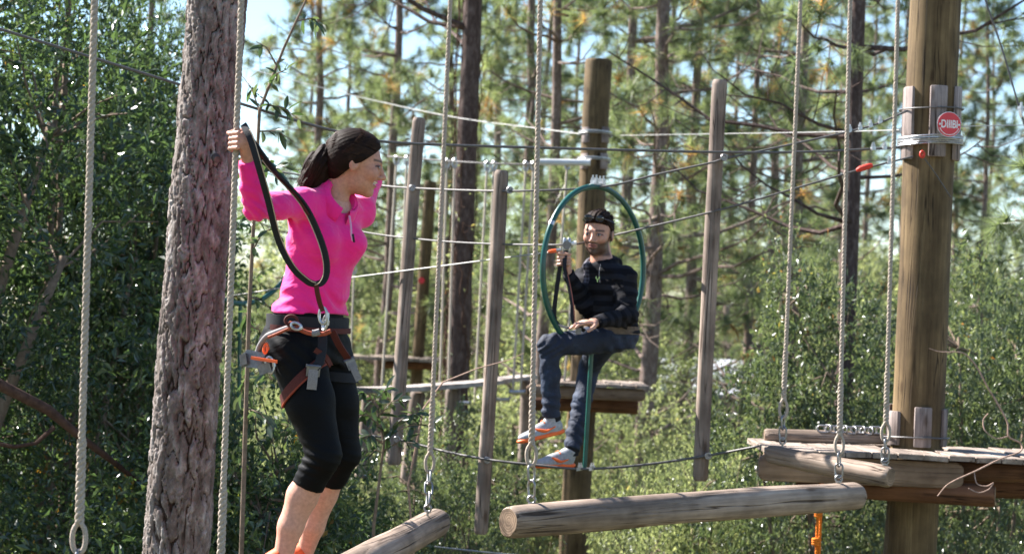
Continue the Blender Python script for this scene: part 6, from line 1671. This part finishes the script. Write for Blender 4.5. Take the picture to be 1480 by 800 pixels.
# plaid shirt front and small green chest mark
mb = MB(); fm = V3(-math.cos(R_(47)), -math.sin(R_(47)), 0); fm = V3(math.cos(my), math.sin(my), 0)
lg = P(863.5, 404, 10.84); gm = plain('pale green print', (0.45, 0.62, 0.25), 0.6, 0.3, 0.1); mb = MB()
for (a_, b_) in (((0, 0, -0.014), (0, 0, 0.0)), ((0, 0, 0), (0.011, -0.004, 0.012)), ((0, 0, 0), (-0.010, 0.004, 0.012)), ((0.011, -.004, 0.012), (0.008, -.003, 0.018)), ((-0.010, 0.004, 0.012), (-0.006, 0.002, 0.018))): mb.tube([lg + V3(*a_), lg + V3(*b_)], 0.0032, 5)
part('chest_mark', mb, gm, hoodie)
part('drawstring', MB().tube(smooth_path([P(868, 382, 10.86), P(866, 394, 10.845), P(867, 408, 10.845)]), 0.003, 5), M['strapgrey'], hoodie)
# jeans
jm, nt, b = mat_new('blue denim')
n1 = noise(nt, coords(nt, (7, 7, 5)), 1.0, 4); r = ramp(nt, n1, [(0.3, (0.003, 0.006, 0.017)), (0.55, (0.008, 0.015, 0.036)), (0.75, (0.035, 0.055, 0.10))]); nt.links.new(r.outputs[0], b.inputs['Base Color'])
b.inputs['Roughness'].default_value = 0.8; bump(nt, b, noise(nt, coords(nt, (16, 16, 22)), 1, 4), 0.5, 0.03)
def jclip(X, Y, Z):
    out = None
    for an, kn in ((maL, mkL), (maR, mkR)):
        d = nrm(an - kn); v = (X - an[0]) * d[0] + (Y - an[1]) * d[1] + (Z - an[2]) * d[2]
        v = np.minimum(v, 0.11 - np.sqrt((X - an[0]) ** 2 + (Y - an[1]) ** 2 + (Z - an[2]) ** 2)); out = v if out is None else np.maximum(out, v)
    return out
def jw(X, Y, Z): return 0.006 * np.sin(95 * Z + 35 * X + 20 * Y + 2 * np.sin(30 * X)) * np.exp(-((Z - maR[2] - 0.10) / 0.14) ** 2) + 0.006 * np.sin(110 * Z + 20 * X) * np.exp(-((Z - maL[2] - 0.06) / 0.06) ** 2) + 0.006 * near_pt(X, Y, Z, mkL, 0.12) * np.sin(110 * (X - Z) + 2 * np.sin(40 * Z)) + 0.006 * near_pt(X, Y, Z, mhL, 0.16) * np.sin(90 * (X + 0.6 * Z)) + 0.0025 * np.sin(48 * Z - 40 * X)
je = [(pel2, 0), (Cap(mhL, mkL, 0.088, 0.063), 0.03), (Cap(mkL, mkL + (maL - mkL) * 0.4, 0.061, 0.056), 0.025), (Cap(mkL + (maL - mkL) * 0.4, maL + nrm(maL - mkL) * 0.03, 0.056, 0.050), 0.02),
      (Cap(mhR, mkR, 0.088, 0.064), 0.03), (Cap(mkR, mkR + (maR - mkR) * 0.4, 0.062, 0.056), 0.025), (Cap(mkR + (maR - mkR) * 0.4, maR + nrm(maR - mkR) * 0.03, 0.056, 0.050), 0.02)]
skin_part('jeans', sculpt(je, 0.0075, 1, clip=jclip, warp=jw), jm, W2)
part('belt', MB().ribbon(belt_loop(pel2, P(884, 476, MD)[2], 0.010, 0.0), 0.045, 0.008, V3(0, 0, 1)), plain('dull camouflage webbing', (0.13, 0.10, 0.08), 0.8, 0.2, 0.5, 30), W2)
# hair
hc2 = [(Ell(HT2(-0.014, 0, 0.034), V3(0.099, 0.0785, 0.088) * mhs, mHR), 0), (Ell(HT2(0.024, 0, 0.088), V3(0.068, 0.060, 0.040) * mhs, mHR), 0.02), (Ell(HT2(-0.05, 0, -0.012), V3(0.056, 0.066, 0.055) * mhs, mHR), 0.02)]
h2 = skin_part('hair', sculpt(hc2, 0.005, 1, clip=hair_clip_fn(mHO, mHR, mhs, [-0.09, -0.05, -0.01, 0.02, 0.048, 0.066, 0.095, 0.12], [-0.08, -0.03, -0.012, 0.010, 0.030, 0.088, 0.096, 0.10]), warp=lambda X, Y, Z: 0.004 * np.sin(230 * X + 120 * Z) * np.sin(190 * Z + 90 * Y) + 0.002 * np.sin(330 * X - 210 * Y)), M['hair'], W2)
rg = np.random.default_rng(6); mb = MB()
for k in range(260):
    v = nrm(V3(rg.uniform(-0.6, 0.75), rg.normal() * 0.55, rg.uniform(0.35, 1))); q = V3(-0.008, 0, 0.034) + v * V3(0.098, 0.077, 0.096)
    if q[0] > 0.085 and q[2] < 0.075: continue
    e = q + v * 0.004 + V3(-0.022, rg.normal() * .006, -0.002); mb.tube([HT2(*q), HT2(*((q + e) / 2 + v * .004)), HT2(*e)], [0.0022, 0.0018, 0.0008], 4, False)
hs_ = part('strands', mb, M['hair'], h2, sharp=False); hs_['kind'] = 'stuff'
t = thing('sunglasses', HT2(0.08, 0, 0.09), 'dark sunglasses pushed up on the hair of the seated person', 'sunglasses')
lensm = plain('dark lens', (0.012, 0.012, 0.014), 0.12, 0.6, 0.1)
for sg in (-1, 1):
    c_ = HT2(0.084, 0.031 * sg, 0.088); part('lens', MB().add(*(lambda n: ([c_ + mHR @ V3(0.010 * math.cos(q) * 0 + (0.006 if r_ else 0.011), 0.024 * r_ * math.cos(q), 0.017 * r_ * math.sin(q)) for r_ in (1,) for q in np.linspace(0, 6.283, n, endpoint=False)] + [c_ + mHR @ V3(0.014, 0, 0)], [[i, (i + 1) % n, n] for i in range(n)]))(16)), lensm, t, sharp=False)
    part('temple', MB().tube([HT2(0.080, 0.054 * sg, 0.088), HT2(0.03, 0.082 * sg, 0.072), HT2(-0.02, 0.086 * sg, 0.060)], 0.003, 6), lensm, t)
    part('rim', MB().torus(c_ + mHR @ V3(0.006, 0, 0), mHR[:, 1], mHR[:, 2], 0.0245, 0.0175, 0.0022, 18, 5), lensm, t)
    part('added_glint', MB().tube([HT2(0.094, 0.050 * sg, 0.094), HT2(0.097, 0.050 * sg, 0.094)], 0.003, 8), M['steel'], t)  # small steel disc added to imitate the glint on the glasses
part('bridge', MB().tube([HT2(0.094, -0.008, 0.088), HT2(0.096, 0, 0.091), HT2(0.094, 0.008, 0.088)], 0.0025, 6), lensm, t)
# trainers
gm_ = plain('grey mesh', (0.33, 0.34, 0.36), 0.7, 0.3, 0.3, 70, 0.3); om_ = plain('orange rubber', (0.85, 0.15, 0.03), 0.55, 0.4, 0.15, 20); sock = plain('dark sock', (0.02, 0.02, 0.022), 0.9, 0.1, 0.2)
for an, heel, toe, up_ in ((maL, P(813, 626, 10.84), P(751, 641, 10.70), V3(-0.22, 0.0, 1)), (maR, P(826, 675, 11.16), P(775, 676, 11.02), V3(0, 0, 1))):
    uu, ss, T_, fr = shoe_parts(an + nrm(an - (heel + toe) / 2) * 0.0, heel, toe, up_)
    so = skin_part('shoe', uu, gm_, W2); skin_part('sole', ss, om_, so)
    sd = fr[1] if np.dot(fr[1], V3(0, -1, 0)) > 0 else -fr[1]; mb = MB()
    L_ = np.linalg.norm(toe - heel)
    pts = [heel + fr[0] * a_ * L_ + fr[2] * c_ + sd * o_ for a_, c_, o_ in ((0.10, 0.062, 0.040), (0.30, 0.046, 0.046), (0.45, 0.040, 0.047), (0.58, 0.052, 0.042), (0.66, 0.064, 0.034))]
    mb.tube(smooth_path(pts, 6), np.interp(np.linspace(0, 1, 25), [0, 0.5, 0.65, 1], [0.002, 0.008, 0.0095, 0.004]), 8); part('side_mark', mb, om_, so, sharp=False)
    mb = MB()
    for k in range(4):
        q = T_(0.40 + 0.085 * k, 0, 0.094 - 0.013 * k); mb.tube(smooth_path([q - fr[1] * 0.028 - fr[2] * .012, q + fr[2] * 0.004, q + fr[1] * 0.028 - fr[2] * .012], 5), 0.0036, 5)
    part('laces', mb, om_, so, sharp=False)
    part('sock', MB().tube([an - nrm(an - heel) * 0.03, an + V3(0, 0, 0.03)], 0.041, 14), sock, W2)
# strap and trolley in his hand
t = thing('pulley_trolley', P(818, 352, 10.83), 'silver twin wheel trolley on the cable above the seated person\'s hand', 'trolley')
for px in (816, 822.5):
    q = P(px, 353, 10.83); part('side_plate', MB().tube([q + V3(0, 0, 0.038), q + V3(0, 0, 0.030), q - V3(0, 0, 0.030), q - V3(0, 0, 0.045)], [0.008, 0.0115, 0.0115, 0.008], 10), M['steel'], t)
part('wheel', MB().tube([P(819, 354, 10.80), P(819, 354, 10.86)], 0.024, 14), M['buckle'], t)
part('axle', MB().tube([P(826, 352, 10.83), P(833, 350.5, 10.83)], 0.012, 10), M['white'], t)
part('tip', MB().tube([P(792, 363.5, 10.82), P(796, 363, 10.82), P(803, 362, 10.82), P(806, 361.5, 10.82)], [0.006, 0.011, 0.011, 0.006], 10), M['orange'], t)
part('collar', MB().tube([P(804, 361.5, 10.82), P(811, 361, 10.82)], 0.010, 10), M['steel'], t)
t = thing('safety_lanyard', P(822, 470, 10.7), 'dark webbing lanyard hanging from the fist of the seated person to the lap', 'lanyard')
part('webbing', MB().ribbon(smooth_path([P(818, 362, 10.82), P(816, 385, 10.79), P(822, 410, 10.76), P(827, 440, 10.72), P(829, 465, 10.70), P(845, 478, 10.72)]), 0.022, 0.008, V3(1, -0.2, 0)), M['strap'], t)
part('webbing', MB().ribbon(smooth_path([P(812, 366, 10.83), P(808, 395, 10.84), P(803, 430, 10.85), P(801, 455, 10.86), P(806, 468, 10.85), P(822, 474, 10.74)]), 0.024, 0.008, V3(1, -0.2, 0)), M['strap'], t)
part('stitching', MB().tube(smooth_path([P(818, 385, 10.775), P(824, 410, 10.745), P(829, 440, 10.705), P(831, 465, 10.685)]), 0.0026, 5), M['strapred'], t)
part('clasp', MB().box(P(836, 478, 10.62), V3(0.016, 0, 0), V3(0, 0.008, 0), V3(0, 0, 0.018)), M['buckle'], t)
